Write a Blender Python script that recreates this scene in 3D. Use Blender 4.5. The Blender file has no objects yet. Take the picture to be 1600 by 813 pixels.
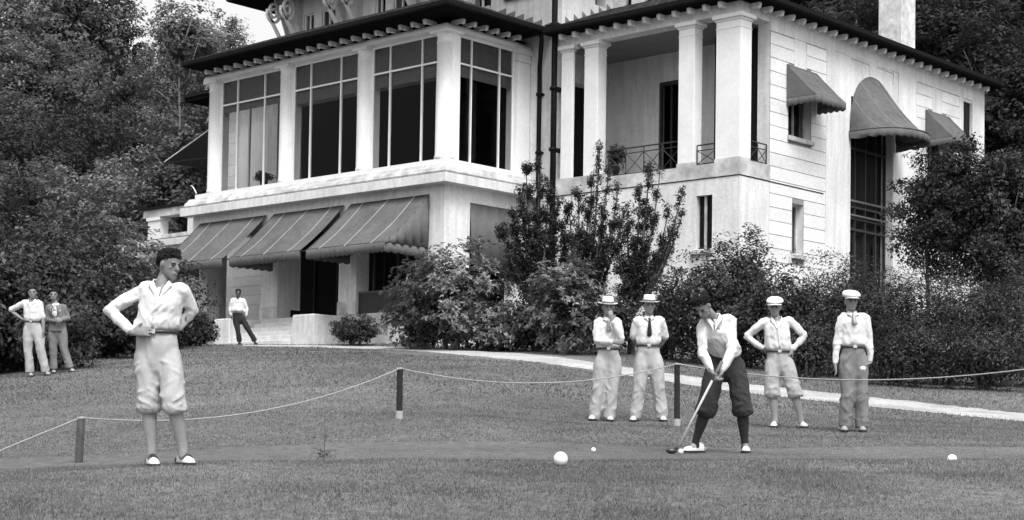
import bpy, math, random
import numpy as np
from mathutils import Vector, Matrix, noise
from mathutils.bvhtree import BVHTree
R_ = math.radians
SC = bpy.context.scene
COL = SC.collection
random.seed(7)

# ------------------------------------------------------------------ camera
# a surveyed camera: building axes are world X (along the front) and Y (away from the camera)
FOC, YAW, PITCH, ROLL, CYP = 2573.36, .741137512, -.0426011827, .0155815752, 585.335446
def rotm(yaw, pitch, roll):
    cy, sy, cp, sp, cr, sr = math.cos(yaw), math.sin(yaw), math.cos(pitch), math.sin(pitch), math.cos(roll), math.sin(roll)
    return np.array([[cr,-sr,0],[sr,cr,0],[0,0,1]]) @ np.array([[1,0,0],[0,cp,-sp],[0,sp,cp]]) @ np.array([[cy,0,sy],[0,1,0],[-sy,0,cy]])
MC = rotm(YAW, PITCH, ROLL)
def ray(px, py):
    v = MC.T @ np.array([(px-800)/FOC, (py-CYP)/FOC, 1.0])
    return Vector((v[0], v[2], -v[1]))
def W(px, py, d): return ray(px, py) * d
CAX = [Vector((MC.T[0, i], MC.T[2, i], -MC.T[1, i])) for i in range(3)]      # right, down, forward
cam_d = bpy.data.cameras.new('camera'); cam = bpy.data.objects.new('camera', cam_d); COL.objects.link(cam)
cam.matrix_world = Matrix((( CAX[0].x, -CAX[1].x, -CAX[2].x, 0), (CAX[0].y, -CAX[1].y, -CAX[2].y, 0),
                           (CAX[0].z, -CAX[1].z, -CAX[2].z, 0), (0, 0, 0, 1)))
cam_d.sensor_width = 36; cam_d.lens = 36*FOC/1600; cam_d.shift_y = (CYP-406.5)/1600
cam_d.clip_start = .1; cam_d.clip_end = 2000
SC.camera = cam
FW = Vector((CAX[2].x, CAX[2].y, 0)).normalized(); RT = Vector((CAX[0].x, CAX[0].y, 0)).normalized(); UP = Vector((0, 0, 1))

# ------------------------------------------------------------------ light: hazy bright day, sun high behind the photographer
SUN_EL, SUN_AZ = R_(56), math.atan2(.84, -.54)         # azimuth measured from +Y towards +X
sdir = Vector((math.sin(SUN_AZ)*math.cos(SUN_EL), math.cos(SUN_AZ)*math.cos(SUN_EL), math.sin(SUN_EL)))
wd = bpy.data.worlds.new('World'); SC.world = wd; wd.use_nodes = True
nt = wd.node_tree; nt.nodes.clear()
sky = nt.nodes.new('ShaderNodeTexSky'); sky.sky_type = 'NISHITA'; sky.sun_disc = False
sky.sun_elevation = SUN_EL; sky.sun_rotation = SUN_AZ; sky.air_density = 1.6; sky.dust_density = 5; sky.ozone_density = 0
hs = nt.nodes.new('ShaderNodeHueSaturation'); hs.inputs['Saturation'].default_value = 0.0; hs.inputs['Value'].default_value = 1.28
bg = nt.nodes.new('ShaderNodeBackground'); bg.inputs['Strength'].default_value = .15
ow = nt.nodes.new('ShaderNodeOutputWorld')
nt.links.new(sky.outputs[0], hs.inputs['Color']); nt.links.new(hs.outputs[0], bg.inputs[0]); nt.links.new(bg.outputs[0], ow.inputs[0])
sl = bpy.data.lights.new('sun', 'SUN'); sl.energy = 1.7; sl.angle = R_(20); sl.color = (1, .995, .985)
so = bpy.data.objects.new('sun', sl); COL.objects.link(so)
so.rotation_euler = sdir.to_track_quat('Z', 'Y').to_euler()
vs = SC.view_settings; vs.view_transform = 'Standard'; vs.look = 'None'; vs.exposure = 0.36; vs.gamma = 1
try: vs.use_curve_mapping = False
except Exception: pass

# ------------------------------------------------------------------ materials (a monochrome place)
MATS = {}
def mat(name, v, rough=.8, var=0., scale=6., var2=0., scale2=.6, island=0., objr=0., bump=0., bscale=40., metal=0., spec=.3, streak=0., transl=0.):
    if name in MATS: return MATS[name]
    m = bpy.data.materials.new(name); m.use_nodes = True; n = m.node_tree; N = n.nodes; L = n.links
    b = N['Principled BSDF']; b.inputs['Roughness'].default_value = rough; b.inputs['Metallic'].default_value = metal
    b.inputs['Specular IOR Level'].default_value = spec
    geo = N.new('ShaderNodeNewGeometry')
    cur = None
    def mul(a, bb):
        x = N.new('ShaderNodeMath'); x.operation = 'MULTIPLY'
        if a is None: x.inputs[0].default_value = v
        else: L.new(a, x.inputs[0])
        L.new(bb, x.inputs[1]); return x.outputs[0]
    def rng(src, lo, hi, a=.3, c=.7):
        r = N.new('ShaderNodeMapRange'); L.new(src, r.inputs[0])
        r.inputs[1].default_value = a; r.inputs[2].default_value = c; r.inputs[3].default_value = lo; r.inputs[4].default_value = hi
        return r.outputs[0]
    def nz(sc, det=5, zs=1.):
        t = N.new('ShaderNodeTexNoise'); t.inputs['Scale'].default_value = sc; t.inputs['Detail'].default_value = det
        if zs != 1.:
            mp = N.new('ShaderNodeMapping'); mp.inputs['Scale'].default_value = (1, 1, zs)
            L.new(geo.outputs['Position'], mp.inputs[0]); L.new(mp.outputs[0], t.inputs['Vector'])
        else: L.new(geo.outputs['Position'], t.inputs['Vector'])
        return t.outputs['Fac']
    if var: cur = mul(cur, rng(nz(scale), 1-var, 1+var))
    if var2: cur = mul(cur, rng(nz(scale2, 4), 1-var2, 1+var2))
    if streak: cur = mul(cur, rng(nz(5, 4, .12), 1-streak, 1.02, .35, .6))
    if island: cur = mul(cur, rng(geo.outputs['Random Per Island'], 1-island, 1+island, 0, 1))
    if objr:
        oi = N.new('ShaderNodeObjectInfo'); cur = mul(cur, rng(oi.outputs['Random'], 1-objr, 1+objr, 0, 1))
    if cur is None: b.inputs['Base Color'].default_value = (v, v, v, 1)
    else:
        cc = N.new('ShaderNodeCombineColor')
        for i in range(3): L.new(cur, cc.inputs[i])
        L.new(cc.outputs[0], b.inputs['Base Color'])
    if bump:
        bp = N.new('ShaderNodeBump'); bp.inputs['Strength'].default_value = bump; bp.inputs['Distance'].default_value = .02
        L.new(nz(bscale, 6), bp.inputs['Height']); L.new(bp.outputs[0], b.inputs['Normal'])
    if transl:
        tr = N.new('ShaderNodeBsdfTranslucent'); tr.inputs[0].default_value = (v*1.6, v*1.6, v*1.6, 1)
        mx = N.new('ShaderNodeMixShader'); mx.inputs[0].default_value = transl
        L.new(b.outputs[0], mx.inputs[1]); L.new(tr.outputs[0], mx.inputs[2]); L.new(mx.outputs[0], N['Material Output'].inputs[0])
    MATS[name] = m; return m
def glass_mat():
    m = bpy.data.materials.new('window_glass'); m.use_nodes = True; N = m.node_tree.nodes; L = m.node_tree.links; N.clear()
    o = N.new('ShaderNodeOutputMaterial'); t = N.new('ShaderNodeBsdfTransparent'); t.inputs[0].default_value = (.86, .86, .86, 1)
    g = N.new('ShaderNodeBsdfGlossy'); g.inputs['Roughness'].default_value = .03; g.inputs[0].default_value = (.28, .28, .28, 1)
    lw = N.new('ShaderNodeLayerWeight'); lw.inputs[0].default_value = .5; pw = N.new('ShaderNodeMath'); pw.operation = 'POWER'; pw.inputs[1].default_value = 3.5; L.new(lw.outputs['Facing'], pw.inputs[0])
    f = N.new('ShaderNodeMapRange'); L.new(pw.outputs[0], f.inputs[0]); f.inputs[3].default_value = .012; f.inputs[4].default_value = .7
    x = N.new('ShaderNodeMixShader'); L.new(f.outputs[0], x.inputs[0]); L.new(t.outputs[0], x.inputs[1]); L.new(g.outputs[0], x.inputs[2]); L.new(x.outputs[0], o.inputs[0])
    return m
M = dict(
 stucco=mat('white_stucco', .66, .85, .08, 9, .10, .7, bump=.5, bscale=18, streak=.14),
 course=mat('white_stone_course', .68, .85, .09, 11, .10, .9, bump=.5, bscale=16, objr=.07),
 stain=mat('weathered_stone', .46, .9, .28, 3.5, .32, 1.1, bump=.4, bscale=22),
 trim=mat('white_painted_trim', .75, .6, .04, 12, .05, 1.5),
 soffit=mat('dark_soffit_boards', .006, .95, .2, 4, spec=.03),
 gutter=mat('dark_gutter_metal', .008, .7, .25, 6, spec=.12),
 tile=mat('roof_tile', .022, .9, .3, 3, island=.5, bump=.4, spec=.1),
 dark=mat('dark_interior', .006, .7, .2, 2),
 wood=mat('dark_door_wood', .03, .5, .2, 5, spec=.4),
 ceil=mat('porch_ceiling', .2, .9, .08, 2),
 blind=mat('canvas_blind', .13, .9, .12, 5),
 awn=mat('awning_canvas', .105, .95, .14, 7, .16, 1.1, bump=.6, bscale=24, spec=.1),
 awn_d=mat('awning_side_canvas', .115, .92, .12, 7, .10, 1.1, bump=.3, bscale=60),  # canvas of side curtains, hood valance and hanging blind
 seam=mat('awning_seam_tape', .30, .9, .1, 9),
 iron=mat('wrought_iron', .03, .5),
 brick=mat('chimney_render', .58, .9, .22, 6, .18, 2.0, bump=.5, bscale=14),
 concrete=mat('stone_block', .60, .9, .08, 8, .15, 1.3, bump=.4, bscale=30, streak=.18),
 step=mat('stone_step', .55, .9, .14, 5, bump=.3),
 lawn=mat('lawn_soil', .112, .95, .35, 9, .30, .22, bump=.6, bscale=50),
 grass=mat('grass_blades', .125, .85, .25, 1.6, .28, .20, island=.5, spec=.2, transl=.2),
 path=mat('gravel_path', .34, .95, .30, 16, .22, 1.1, bump=.5, bscale=60),
 bark=mat('bark', .10, .9, .35, 6, bump=.6, bscale=18),
 palebark=mat('pale_bark', .12, .9, .3, 5, bump=.5, bscale=18),
 leaf=mat('leaf', .046, .5, .3, .55, island=.75, objr=.15, spec=.35, transl=.25),
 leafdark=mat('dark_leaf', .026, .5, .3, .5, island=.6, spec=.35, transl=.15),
 leaftree=mat('ornamental_tree_leaf', .020, .5, .3, .8, island=.6, spec=.4, transl=.15),
 leafpale=mat('rhododendron_leaf', .125, .42, .4, 1.2, island=.75, spec=.4, transl=.2),
 leafhill=mat('hillside_leaf', .12, .7, .35, .28, island=.55, objr=.30, spec=.2, transl=.3),
 leafhilldark=mat('hillside_leaf_dark', .030, .7, .35, .28, island=.5, objr=.30, spec=.2, transl=.3),
 skin=mat('skin', .18, .5, .10, 30, spec=.35), skin_d=mat('dark_skin', .07, .5, spec=.4), skin_t=mat('tanned_skin', .20, .55, .06, 14, spec=.35),
 hair=mat('dark_hair', .009, .6, .4, 60, bump=.8, bscale=120, spec=.15),
 shirt=mat('white_shirt_cloth', .56, .85, .05, 8, bump=.5, bscale=9),
 cream=mat('light_trouser_cloth', .35, .9, .08, 9, bump=.5, bscale=9),
 grey=mat('grey_trouser_cloth', .17, .9, .12, 12, bump=.5, bscale=9),
 midgrey=mat('mid_grey_wool', .34, .9, .10, 12, bump=.5, bscale=9),
 tweed=mat('dark_tweed', .030, .95, .4, 70, .15, 4, bump=.3, bscale=50),
 suit=mat('dark_suit_cloth', .15, .9, .2, 30, bump=.2),
 blackc=mat('black_cloth', .02, .9, .2, 20),
 sock=mat('light_sock', .28, .95, .08, 40, bump=.4, bscale=90), sockd=mat('dark_sock', .025, .95, .3, 40),
 shoew=mat('white_buckskin', .72, .6), shoed=mat('dark_leather', .02, .35, spec=.5), shoeg=mat('tan_leather', .30, .5),
 straw=mat('straw_hat', .70, .7, .05, 60), band=mat('hat_band', .12, .7),
 belt=mat('leather_belt', .03, .4, spec=.5), buckle=mat('buckle_metal', .6, .3, metal=.8),
 eye=mat('dark_eye', .02, .3), lip=mat('lip', .17, .6), sclera=mat('eye_white', .55, .4),
 post=mat('stake_wood', .018, .8, .4, 20, bump=.5), postw=mat('worn_stake_wood', .075, .9, .3, 20, bump=.5),
 rope=mat('white_rope', .30, .9, .12, 60, bump=.4, bscale=80),
 ball=mat('white_enamel', .82, .35, spec=.5), shaft=mat('pale_club_shaft', .62, .35, .08, 20, spec=.5),
 club=mat('dark_club_wood', .03, .3, spec=.6), grip=mat('leather_grip', .12, .7),
)
M['glass'] = glass_mat()

# ------------------------------------------------------------------ object helpers
WL = {}
def link(o, parent, origin):
    COL.objects.link(o)
    if parent is not None:
        o.parent = parent; o.location = origin - WL[parent.name]
    else: o.location = origin
    WL[o.name] = Vector(origin); return o
def tag(o, label=None, cat=None, group=None, kind=None):
    if label: o['label'] = label
    if cat: o['category'] = cat
    if group: o['group'] = group
    if kind: o['kind'] = kind
    return o
def thing(name, loc, label, cat, group=None):
    o = bpy.data.objects.new(name, None); o.empty_display_size = .3
    link(o, None, Vector(loc)); return tag(o, label, cat, group)
def meshobj(name, me, parent, origin, m=None):
    if m is not None:
        me.materials.clear()
        for q in (m if isinstance(m, (list, tuple)) else [m]): me.materials.append(q)
    o = bpy.data.objects.new(name, me); return link(o, parent, Vector(origin))
class MB:
    def __init__(s): s.v = []; s.f = []; s.mi = []; s.cur = 0
    def add(s, vs, fs):
        b = len(s.v); s.v += [tuple(p) for p in vs]; s.f += [tuple(i+b for i in q) for q in fs]; s.mi += [s.cur]*len(fs); return s
    def box(s, x0, x1, y0, y1, z0, z1):
        return s.add([(x0,y0,z0),(x1,y0,z0),(x1,y1,z0),(x0,y1,z0),(x0,y0,z1),(x1,y0,z1),(x1,y1,z1),(x0,y1,z1)],
                     [(0,3,2,1),(4,5,6,7),(0,1,5,4),(1,2,6,5),(2,3,7,6),(3,0,4,7)])
    def cbox(s, x0, x1, y0, y1, z0, z1, c=.01):       # box with chamfered vertical and top/bottom edges
        P = [(x0+c,y0),(x1-c,y0),(x1,y0+c),(x1,y1-c),(x1-c,y1),(x0+c,y1),(x0,y1-c),(x0,y0+c)]
        cx, cy = (x0+x1)/2, (y0+y1)/2
        kx, ky = 1-2*c/max(x1-x0,1e-6), 1-2*c/max(y1-y0,1e-6)
        Q = [(cx+(x-cx)*kx, cy+(y-cy)*ky) for x, y in P]
        vs = [(x,y,z0) for x,y in Q]+[(x,y,z0+c) for x,y in P]+[(x,y,z1-c) for x,y in P]+[(x,y,z1) for x,y in Q]
        fs = [tuple(range(7,-1,-1)), tuple(range(24,32))]
        for k in range(3):
            for i in range(8): fs.append((k*8+i, k*8+(i+1)%8, k*8+8+(i+1)%8, k*8+8+i))
        return s.add(vs, fs)
    def prism(s, pts, axis, a, b):                    # 2D polygon extruded along an axis (0 X, 1 Y, 2 Z)
        def mk(p, t): return (t,p[0],p[1]) if axis == 0 else ((p[0],t,p[1]) if axis == 1 else (p[0],p[1],t))
        n = len(pts)
        return s.add([mk(p,a) for p in pts]+[mk(p,b) for p in pts], [tuple(range(n))[::-1], tuple(range(n,2*n))]+[(i,(i+1)%n,n+(i+1)%n,n+i) for i in range(n)])
    def rings(s, R, cap=True, closed=True):
        n = len(R[0]); vs = [p for r in R for p in r]; fs = []
        for k in range(len(R)-1):
            for i in range(n if closed else n-1): fs.append((k*n+i, k*n+(i+1)%n, (k+1)*n+(i+1)%n, (k+1)*n+i))
        if cap: fs += [tuple(range(n))[::-1], tuple(range((len(R)-1)*n, len(R)*n))]
        return s.add(vs, fs)
    def tube(s, pts, rad, n=8, cap=True):
        pts = [Vector(p) for p in pts]; R = []
        if not isinstance(rad, (list, tuple)): rad = [rad]*len(pts)
        ref = None
        for i, p in enumerate(pts):
            t = (pts[min(i+1,len(pts)-1)]-pts[max(i-1,0)]).normalized()
            if ref is None: ref = t.orthogonal().normalized()
            u = (ref - t*ref.dot(t)); u = u.normalized() if u.length > 1e-5 else t.orthogonal().normalized(); ref = u; w = t.cross(u)
            r = rad[i]; R.append([p+u*math.cos(2*math.pi*k/n)*r+w*math.sin(2*math.pi*k/n)*r for k in range(n)])
        return s.rings(R, cap)
    def lathe(s, c, prof, n=20):                       # prof: (radius, z)
        c = Vector(c); return s.rings([[c+Vector((r*math.cos(2*math.pi*k/n), r*math.sin(2*math.pi*k/n), z)) for k in range(n)] for r, z in prof])
    def build(s, name, m=None, parent=None, smooth=False, origin=None):
        V = np.array(s.v, float)
        if origin is None: origin = Vector(((V[:,0].min()+V[:,0].max())/2, (V[:,1].min()+V[:,1].max())/2, V[:,2].min()))
        V = V-np.array(origin)
        me = bpy.data.meshes.new(name); me.from_pydata(V.tolist(), [], s.f); me.update()
        ml = m if isinstance(m, (list, tuple)) else [m]
        for q in ml: me.materials.append(q)
        if len(ml) > 1: me.polygons.foreach_set('material_index', s.mi)
        if smooth: me.polygons.foreach_set('use_smooth', [True]*len(me.polygons))
        return meshobj(name, me, parent, origin)
def wallgrid(mb, axis, p0, p1, u0, u1, z0, z1, holes=()):
    """wall slab between planes p0,p1; axis 'x' runs along X, 'y' along Y; holes = (ua,ub,za,zb)"""
    us = sorted({u0,u1}|{h[0] for h in holes if u0<h[0]<u1}|{h[1] for h in holes if u0<h[1]<u1})
    zs = sorted({z0,z1}|{h[2] for h in holes if z0<h[2]<z1}|{h[3] for h in holes if z0<h[3]<z1})
    for i in range(len(us)-1):
        run = None
        for k in range(len(zs)):
            solid = False
            if k < len(zs)-1:
                cu, cz = (us[i]+us[i+1])/2, (zs[k]+zs[k+1])/2
                solid = not any(h[0]<cu<h[1] and h[2]<cz<h[3] for h in holes)
            if solid and run is None: run = zs[k]
            if not solid and run is not None:
                if axis == 'x': mb.box(us[i],us[i+1],p0,p1,run,zs[k])
                else: mb.box(p0,p1,us[i],us[i+1],run,zs[k])
                run = None
    return mb

# ------------------------------------------------------------------ terrain
CP = [(-100,813,10),(0,813,10),(400,813,10),(800,813,10),(1200,813,10),(1600,813,10),(1750,813,10),
      (0,740,13.7),(265,727,13.7),(640,722,14.2),(877,723,14.5),(1200,720,14.6),(1488,718,14.5),(1620,722,14.5),
      (125,724,17),(600,706,16.5),(928,705,16.5),(1120,709,17),(1500,700,17.5),(1700,700,17.5),
      (0,700,19),(625,654,20.5),(1058,667,21.5),(945,660,23),(1010,658,23),(1230,668,21.8),(1333,675,20.9),(1600,675,22),
      (48,588,33),(90,582,34),(-60,600,33),(300,600,30),(700,605,27),(-150,600,36),
      (1750,668,27),(1600,653,27),(1400,633,29),(1170,608,31),(1040,590,33),(860,562,37),(700,550,43),(560,543.5,47),(463,540,50),(340,539,51),
      (120,565,40),(200,553,44),(1250,590,35),(1600,618,31),(1450,600,36),(1156,552,46),(1460,560,50)]
pts, zv = [], []
for px, py, d in CP:
    p = W(px, py, d); pts.append((p.x, p.y)); zv.append(p.z)
for x, y, z in [(-45,34.4,3.0),(-48.5,34.5,3.0),(-38,34.6,3.0),(-36,33.5,2.95),(-33,37,2.9),(-27,38,2.85),(-53,36,3.1),(-26,46,3.1),(-25,54,3.4),(-40,56,4.5),
                (-60,40,4.2),(-60,52,8),(-50,60,9),(-34,62,9),(-20,60,8.5),(-12,50,6),(-30,74,15),(-60,66,15),(-75,46,10),(-75,70,22),(-45,90,26),(-10,75,14),(0,95,24),(-100,60,24),(-95,100,40),(-40,125,42),(20,120,34),
                (0,0,-1.5),(4,-4,-1.6),(-6,2,-1.2),(6,4,-1.2),(-10,-10,-1.7),(12,12,-.3),(20,30,1.6),(10,40,2.6),(0,-40,-3),(-40,-5,0),(40,0,-1),(-60,10,1.5),(30,60,9)]:
    pts.append((x, y)); zv.append(z)
P = np.array(pts); Z = np.array(zv)
def tpsk(r2): return .5*r2*np.log(r2+1e-9)
n = len(P); K = tpsk(((P[:,None]-P[None])**2).sum(-1))+np.eye(n)*.5
A = np.zeros((n+3, n+3)); A[:n,:n] = K; A[:n,n] = 1; A[:n,n+1:] = P; A[n:,:n] = A[:n,n:].T
cw = np.linalg.solve(A, np.concatenate([Z, [0,0,0]]))
def terr(X, Y):
    X = np.asarray(X, float).ravel(); Y = np.asarray(Y, float).ravel(); out = np.zeros(len(X))
    for s in range(0, len(X), 20000):
        q = np.stack([X[s:s+20000], Y[s:s+20000]], 1)
        out[s:s+20000] = tpsk(((q[:,None]-P[None])**2).sum(-1))@cw[:n]+cw[n]+q@cw[n+1:]
    far = np.clip((np.hypot(X, Y)-110)/60, 0, 1)
    out = np.clip(out, -3.5, 46)
    return out*(1-far*.25)
def axis_vals(lo, hi, nlo, nhi, step, grow=1.18):
    a = list(np.arange(nlo, nhi+1e-6, step)); s = step
    while a[-1] < hi: s *= grow; a.append(a[-1]+s)
    s = step
    while a[0] > lo: s *= grow; a.insert(0, a[0]-s)
    return np.array(a)
ts = axis_vals(-60, 320, 8, 60, .4); ls = axis_vals(-260, 260, -22, 22, .5)
T, Lg = np.meshgrid(ts, ls, indexing='ij')
GX = FW.x*T+RT.x*Lg; GY = FW.y*T+RT.y*Lg
GZ = terr(GX, GY).reshape(GX.shape)
GZ += .012*np.sin(GX*2.1+1.3*np.sin(GY*1.3))*np.sin(GY*1.7+.5)
gv = np.stack([GX.ravel(), GY.ravel(), GZ.ravel()], 1)
nr, nc = GX.shape
idx = np.arange(nr*nc).reshape(nr, nc)
gf = np.stack([idx[:-1,:-1].ravel(), idx[:-1,1:].ravel(), idx[1:,1:].ravel(), idx[1:,:-1].ravel()], 1)[:, ::-1]
gme = bpy.data.meshes.new('lawn'); gme.from_pydata(gv.tolist(), [], gf.tolist())
gme.polygons.foreach_set('use_smooth', [True]*len(gme.polygons)); gme.update()
lawn = meshobj('ground', gme, None, (0,0,0), M['lawn']); tag(lawn, kind='structure')
BV = BVHTree.FromPolygons([tuple(v) for v in gv], [tuple(f) for f in gf.tolist()])
def gz(x, y):
    h = BV.ray_cast(Vector((x, y, 200)), Vector((0, 0, -1)))[0]
    return h.z if h else 0.
def place(px, py):
    r = ray(px, py).normalized(); h = BV.ray_cast(Vector((0,0,0)), r)[0]
    return h
def gpt(px, d):                                        # ground point in image column px at depth d
    p = W(px, 650, d); return Vector((p.x, p.y, gz(p.x, p.y)))
def leaves_mesh(name, C, Nrm, size, rng, asp=2.0, m=None, fold=.25):
    """C centres, Nrm facing directions, size half lengths -> mesh of rhombic leaves"""
    n = len(C); r = rng.normal(size=(n,3)); Nn = Nrm/np.linalg.norm(Nrm, axis=1, keepdims=True)
    u = np.cross(Nn, r); u /= np.linalg.norm(u, axis=1, keepdims=True)+1e-9; w = np.cross(Nn, u)
    s = np.asarray(size).reshape(-1,1)*np.ones((n,1))
    a = C-u*s; b = C+w*s/asp+Nn*s*fold*.5; c = C+u*s-Nn*s*fold; d = C-w*s/asp+Nn*s*fold*.5
    V = np.stack([a,b,c,d],1).reshape(-1,3)
    me = bpy.data.meshes.new(name); me.vertices.add(4*n); me.vertices.foreach_set('co', V.ravel())
    me.loops.add(4*n); me.loops.foreach_set('vertex_index', np.arange(4*n, dtype=np.int32))
    me.polygons.add(n); me.polygons.foreach_set('loop_start', np.arange(0,4*n,4, dtype=np.int32)); me.polygons.foreach_set('loop_total', np.full(n,4, dtype=np.int32))
    if m: me.materials.append(m)
    me.update(calc_edges=True); return me

# ------------------------------------------------------------------ gravel path
def spline(ctrl, n):
    ctrl = [Vector(c) for c in ctrl]; out = []
    for i in range(len(ctrl)-1):
        p0, p1, p2, p3 = ctrl[max(i-1,0)], ctrl[i], ctrl[i+1], ctrl[min(i+2,len(ctrl)-1)]
        for k in range(n):
            t = k/n; out.append(.5*((2*p1)+(p2-p0)*t+(2*p0-5*p1+4*p2-p3)*t*t+(3*p1-p0-3*p2+p3)*t**3))
    out.append(ctrl[-1]); return out
up_px = [(1900,676),(1750,660),(1600,646.5),(1400,625),(1170,600.5),(1040,583),(860,557),(780,551),(700,546.5),(640,543),(560,541),(500,540.5),(440,540),(380,540)]
lo_px = [(1900,692),(1750,675),(1600,659.5),(1400,639.5),(1170,615),(1040,596),(860,569),(780,560.5),(700,553),(640,548.5),(560,545),(500,543.2),(440,542),(380,541.5)]
def path_edge(pp):
    out = []
    for a in spline([Vector((x,y,0)) for x,y in pp], 14):
        h = place(a.x, a.y)
        if h is not None: out.append(h)
    return out
ue, le = path_edge(up_px), path_edge(lo_px)
nP = min(len(ue), len(le)); ue, le = ue[:nP], le[:nP]
pth = []
rp = random.Random(3)
for i in range(nP):
    ja, jb = rp.uniform(-.04,.04), rp.uniform(-.04,.04)
    if (ue[i]-le[i]).length > 6: continue
    row = []
    for k in range(9):
        t = k/8; t = t+(ja if k == 0 else 0)+(jb if k == 8 else 0)
        q = le[i].lerp(ue[i], t); row.append((q.x, q.y, gz(q.x,q.y)+(.018 if 0<k<8 else .004)))
    pth.append(row)
pm = MB(); pm.rings(pth, cap=False, closed=False)
pathob = pm.build('path', M['path'], None, True); tag(pathob, kind='structure')
PU = np.array([[ (a[0]+0), a[1]] for r in pth for a in (r[4],)]); PWID = np.array([(Vector(r[0])-Vector(r[8])).length/2 for r in pth])
def on_path(X, Y):
    d = np.sqrt(((np.stack([X,Y],1)[:,None]-PU[None])**2).sum(-1)); k = d.argmin(1); return d[np.arange(len(X)),k] < PWID[k]*.8

# ------------------------------------------------------------------ mown grass (nobody could count it)
def grass():
    rng = np.random.default_rng(5); bands = [(9.2,13,4200,.014,.0034),(13,18,2600,.014,.0042),(18,26,1150,.017,.0062),(26,38,330,.028,.011),(38,52,120,.032,.016)]
    V = []; 
    for d0, d1, den, h, w in bands:
        area = (d1**2-d0**2)/2*.66; n = int(area*den)
        d = np.sqrt(rng.uniform(d0**2, d1**2, n)); l = rng.uniform(-.33,.33,n)*d
        X = FW.x*d+RT.x*l; Y = FW.y*d+RT.y*l
        # patchy: denser and taller in places
        k = np.sin(X*3.1+np.sin(Y*2.3)*1.5)*np.sin(Y*2.7+X*.8); keep = rng.uniform(0,1,n) < .75+.25*k
        keep &= ~on_path(X, Y); keep &= ~((Y > 34.1) & (X < -25)); 
        X, Y, d = X[keep], Y[keep], d[keep]; n = len(X)
        # height from the ground grid (bilinear in the t,l grid)
        t = X*FW.x+Y*FW.y; l = X*RT.x+Y*RT.y
        ti = np.clip(np.searchsorted(ts, t)-1, 0, nr-2); li = np.clip(np.searchsorted(ls, l)-1, 0, nc-2)
        a = (t-ts[ti])/(ts[ti+1]-ts[ti]); b = (l-ls[li])/(ls[li+1]-ls[li])
        Zg = GZ[ti,li]*(1-a)*(1-b)+GZ[ti+1,li]*a*(1-b)+GZ[ti,li+1]*(1-a)*b+GZ[ti+1,li+1]*a*b
        # putting surface close-cut between 14.6 and 17 m; rougher elsewhere
        tus = np.clip(np.sin(X*1.9+2*np.sin(Y*1.1))*np.sin(Y*1.6+1.4*np.sin(X*.9)),0,1)
        hh = h*rng.uniform(.5,1.5,n)*np.where((d>14.9)&(d<17.8), .35, 1.+.9*tus*(d<14))
        ang = rng.uniform(0,2*math.pi,n); lean = rng.normal(0,.6,(n,2))*hh[:,None]
        wv = np.stack([np.cos(ang),np.sin(ang)],1)*w*rng.uniform(.6,1.4,(n,1))
        base = np.stack([X,Y],1)
        p0 = np.concatenate([base-wv, (Zg-.004)[:,None]],1); p1 = np.concatenate([base+wv,(Zg-.004)[:,None]],1); p2 = np.concatenate([base+lean,(Zg+hh)[:,None]],1)
        V.append(np.stack([p0,p1,p2],1).reshape(-1,3))
    V = np.concatenate(V); n = len(V)//3
    me = bpy.data.meshes.new('grass'); me.vertices.add(3*n); me.vertices.foreach_set('co', V.ravel()); me.loops.add(3*n)
    me.loops.foreach_set('vertex_index', np.arange(3*n, dtype=np.int32)); me.polygons.add(n)
    me.polygons.foreach_set('loop_start', np.arange(0,3*n,3, dtype=np.int32)); me.polygons.foreach_set('loop_total', np.full(n,3, dtype=np.int32)); me.update(calc_edges=True)
    o = meshobj('grass', me, None, (0,0,0), M['grass']); tag(o, 'short mown grass covering the sloping lawn', 'grass', kind='stuff')
grass()

# ------------------------------------------------------------------ the clubhouse
club = thing('clubhouse', (-27.1, 39.2, 2.9), 'large white stuccoed clubhouse with glazed upper bay, columned loggia and bracketed eaves', 'building')
def part(mb, name, m, smooth=False, parent=None): return mb.build(name, m, parent or club, smooth)
def box(name, m, *a): return part(MB().box(*a), name, m)
YF, XS, ZF = 35.6, -35.5, 4.12
# --- bay, ground storey
w = MB(); wallgrid(w, 'x', YF, YF+.55, -48.2, XS, 2.3, 7.97, [(-47.3,-44.3,ZF,7.62),(-43.4,-40.3,ZF,7.62),(-39.45,-36.2,ZF,7.62)]); part(w, 'wall', M['stucco'])
w = MB(); wallgrid(w, 'y', XS-.55, XS, YF+.55, 39.6, 2.3, 7.97, [(36.74,38.95,ZF,7.52)]); part(w, 'wall', M['stucco'])
w = MB(); wallgrid(w, 'y', -48.2, -47.65, YF+.55, 39.6, 2.3, 7.97, [(36.6,39.0,ZF,7.5)]); part(w, 'wall', M['stucco'])
for x0, x1 in ((-48.23,-47.27),(-44.33,-43.37),(-40.33,-39.42),(-36.2,XS+.03)):
    w = MB().cbox(x0,x1,YF-.03,YF,ZF+.0,ZF+.42,.008); part(w, 'pier_base', M['stain'])
for x0, x1 in ((-48.25,-44.76),(-39.86,XS+.05)): box('plinth', M['concrete'], x0,x1,YF-.06,YF,2.3,ZF-.02)
w = MB().box(-39.8,XS+.08,YF-.12,YF-.06,2.3,3.55); part(w, 'plinth_ledge', M['concrete'])
box('porch_floor', M['step'], -47.6,-36.1,YF+.56,39.55,3.9,ZF-.003)
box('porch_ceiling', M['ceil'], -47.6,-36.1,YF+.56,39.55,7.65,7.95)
box('porch_cross_wall', M['stucco'], -43.72,-43.42,YF+.56,36.62,ZF,7.64)
w = MB().box(-43.41,-43.39,YF+.6,36.6,ZF,ZF+.35); part(w, 'skirting', M['dark'])
box('terrace_screen', M['wood'], -39.43,-36.22,YF+.1,YF+.16,ZF,4.78)
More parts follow.
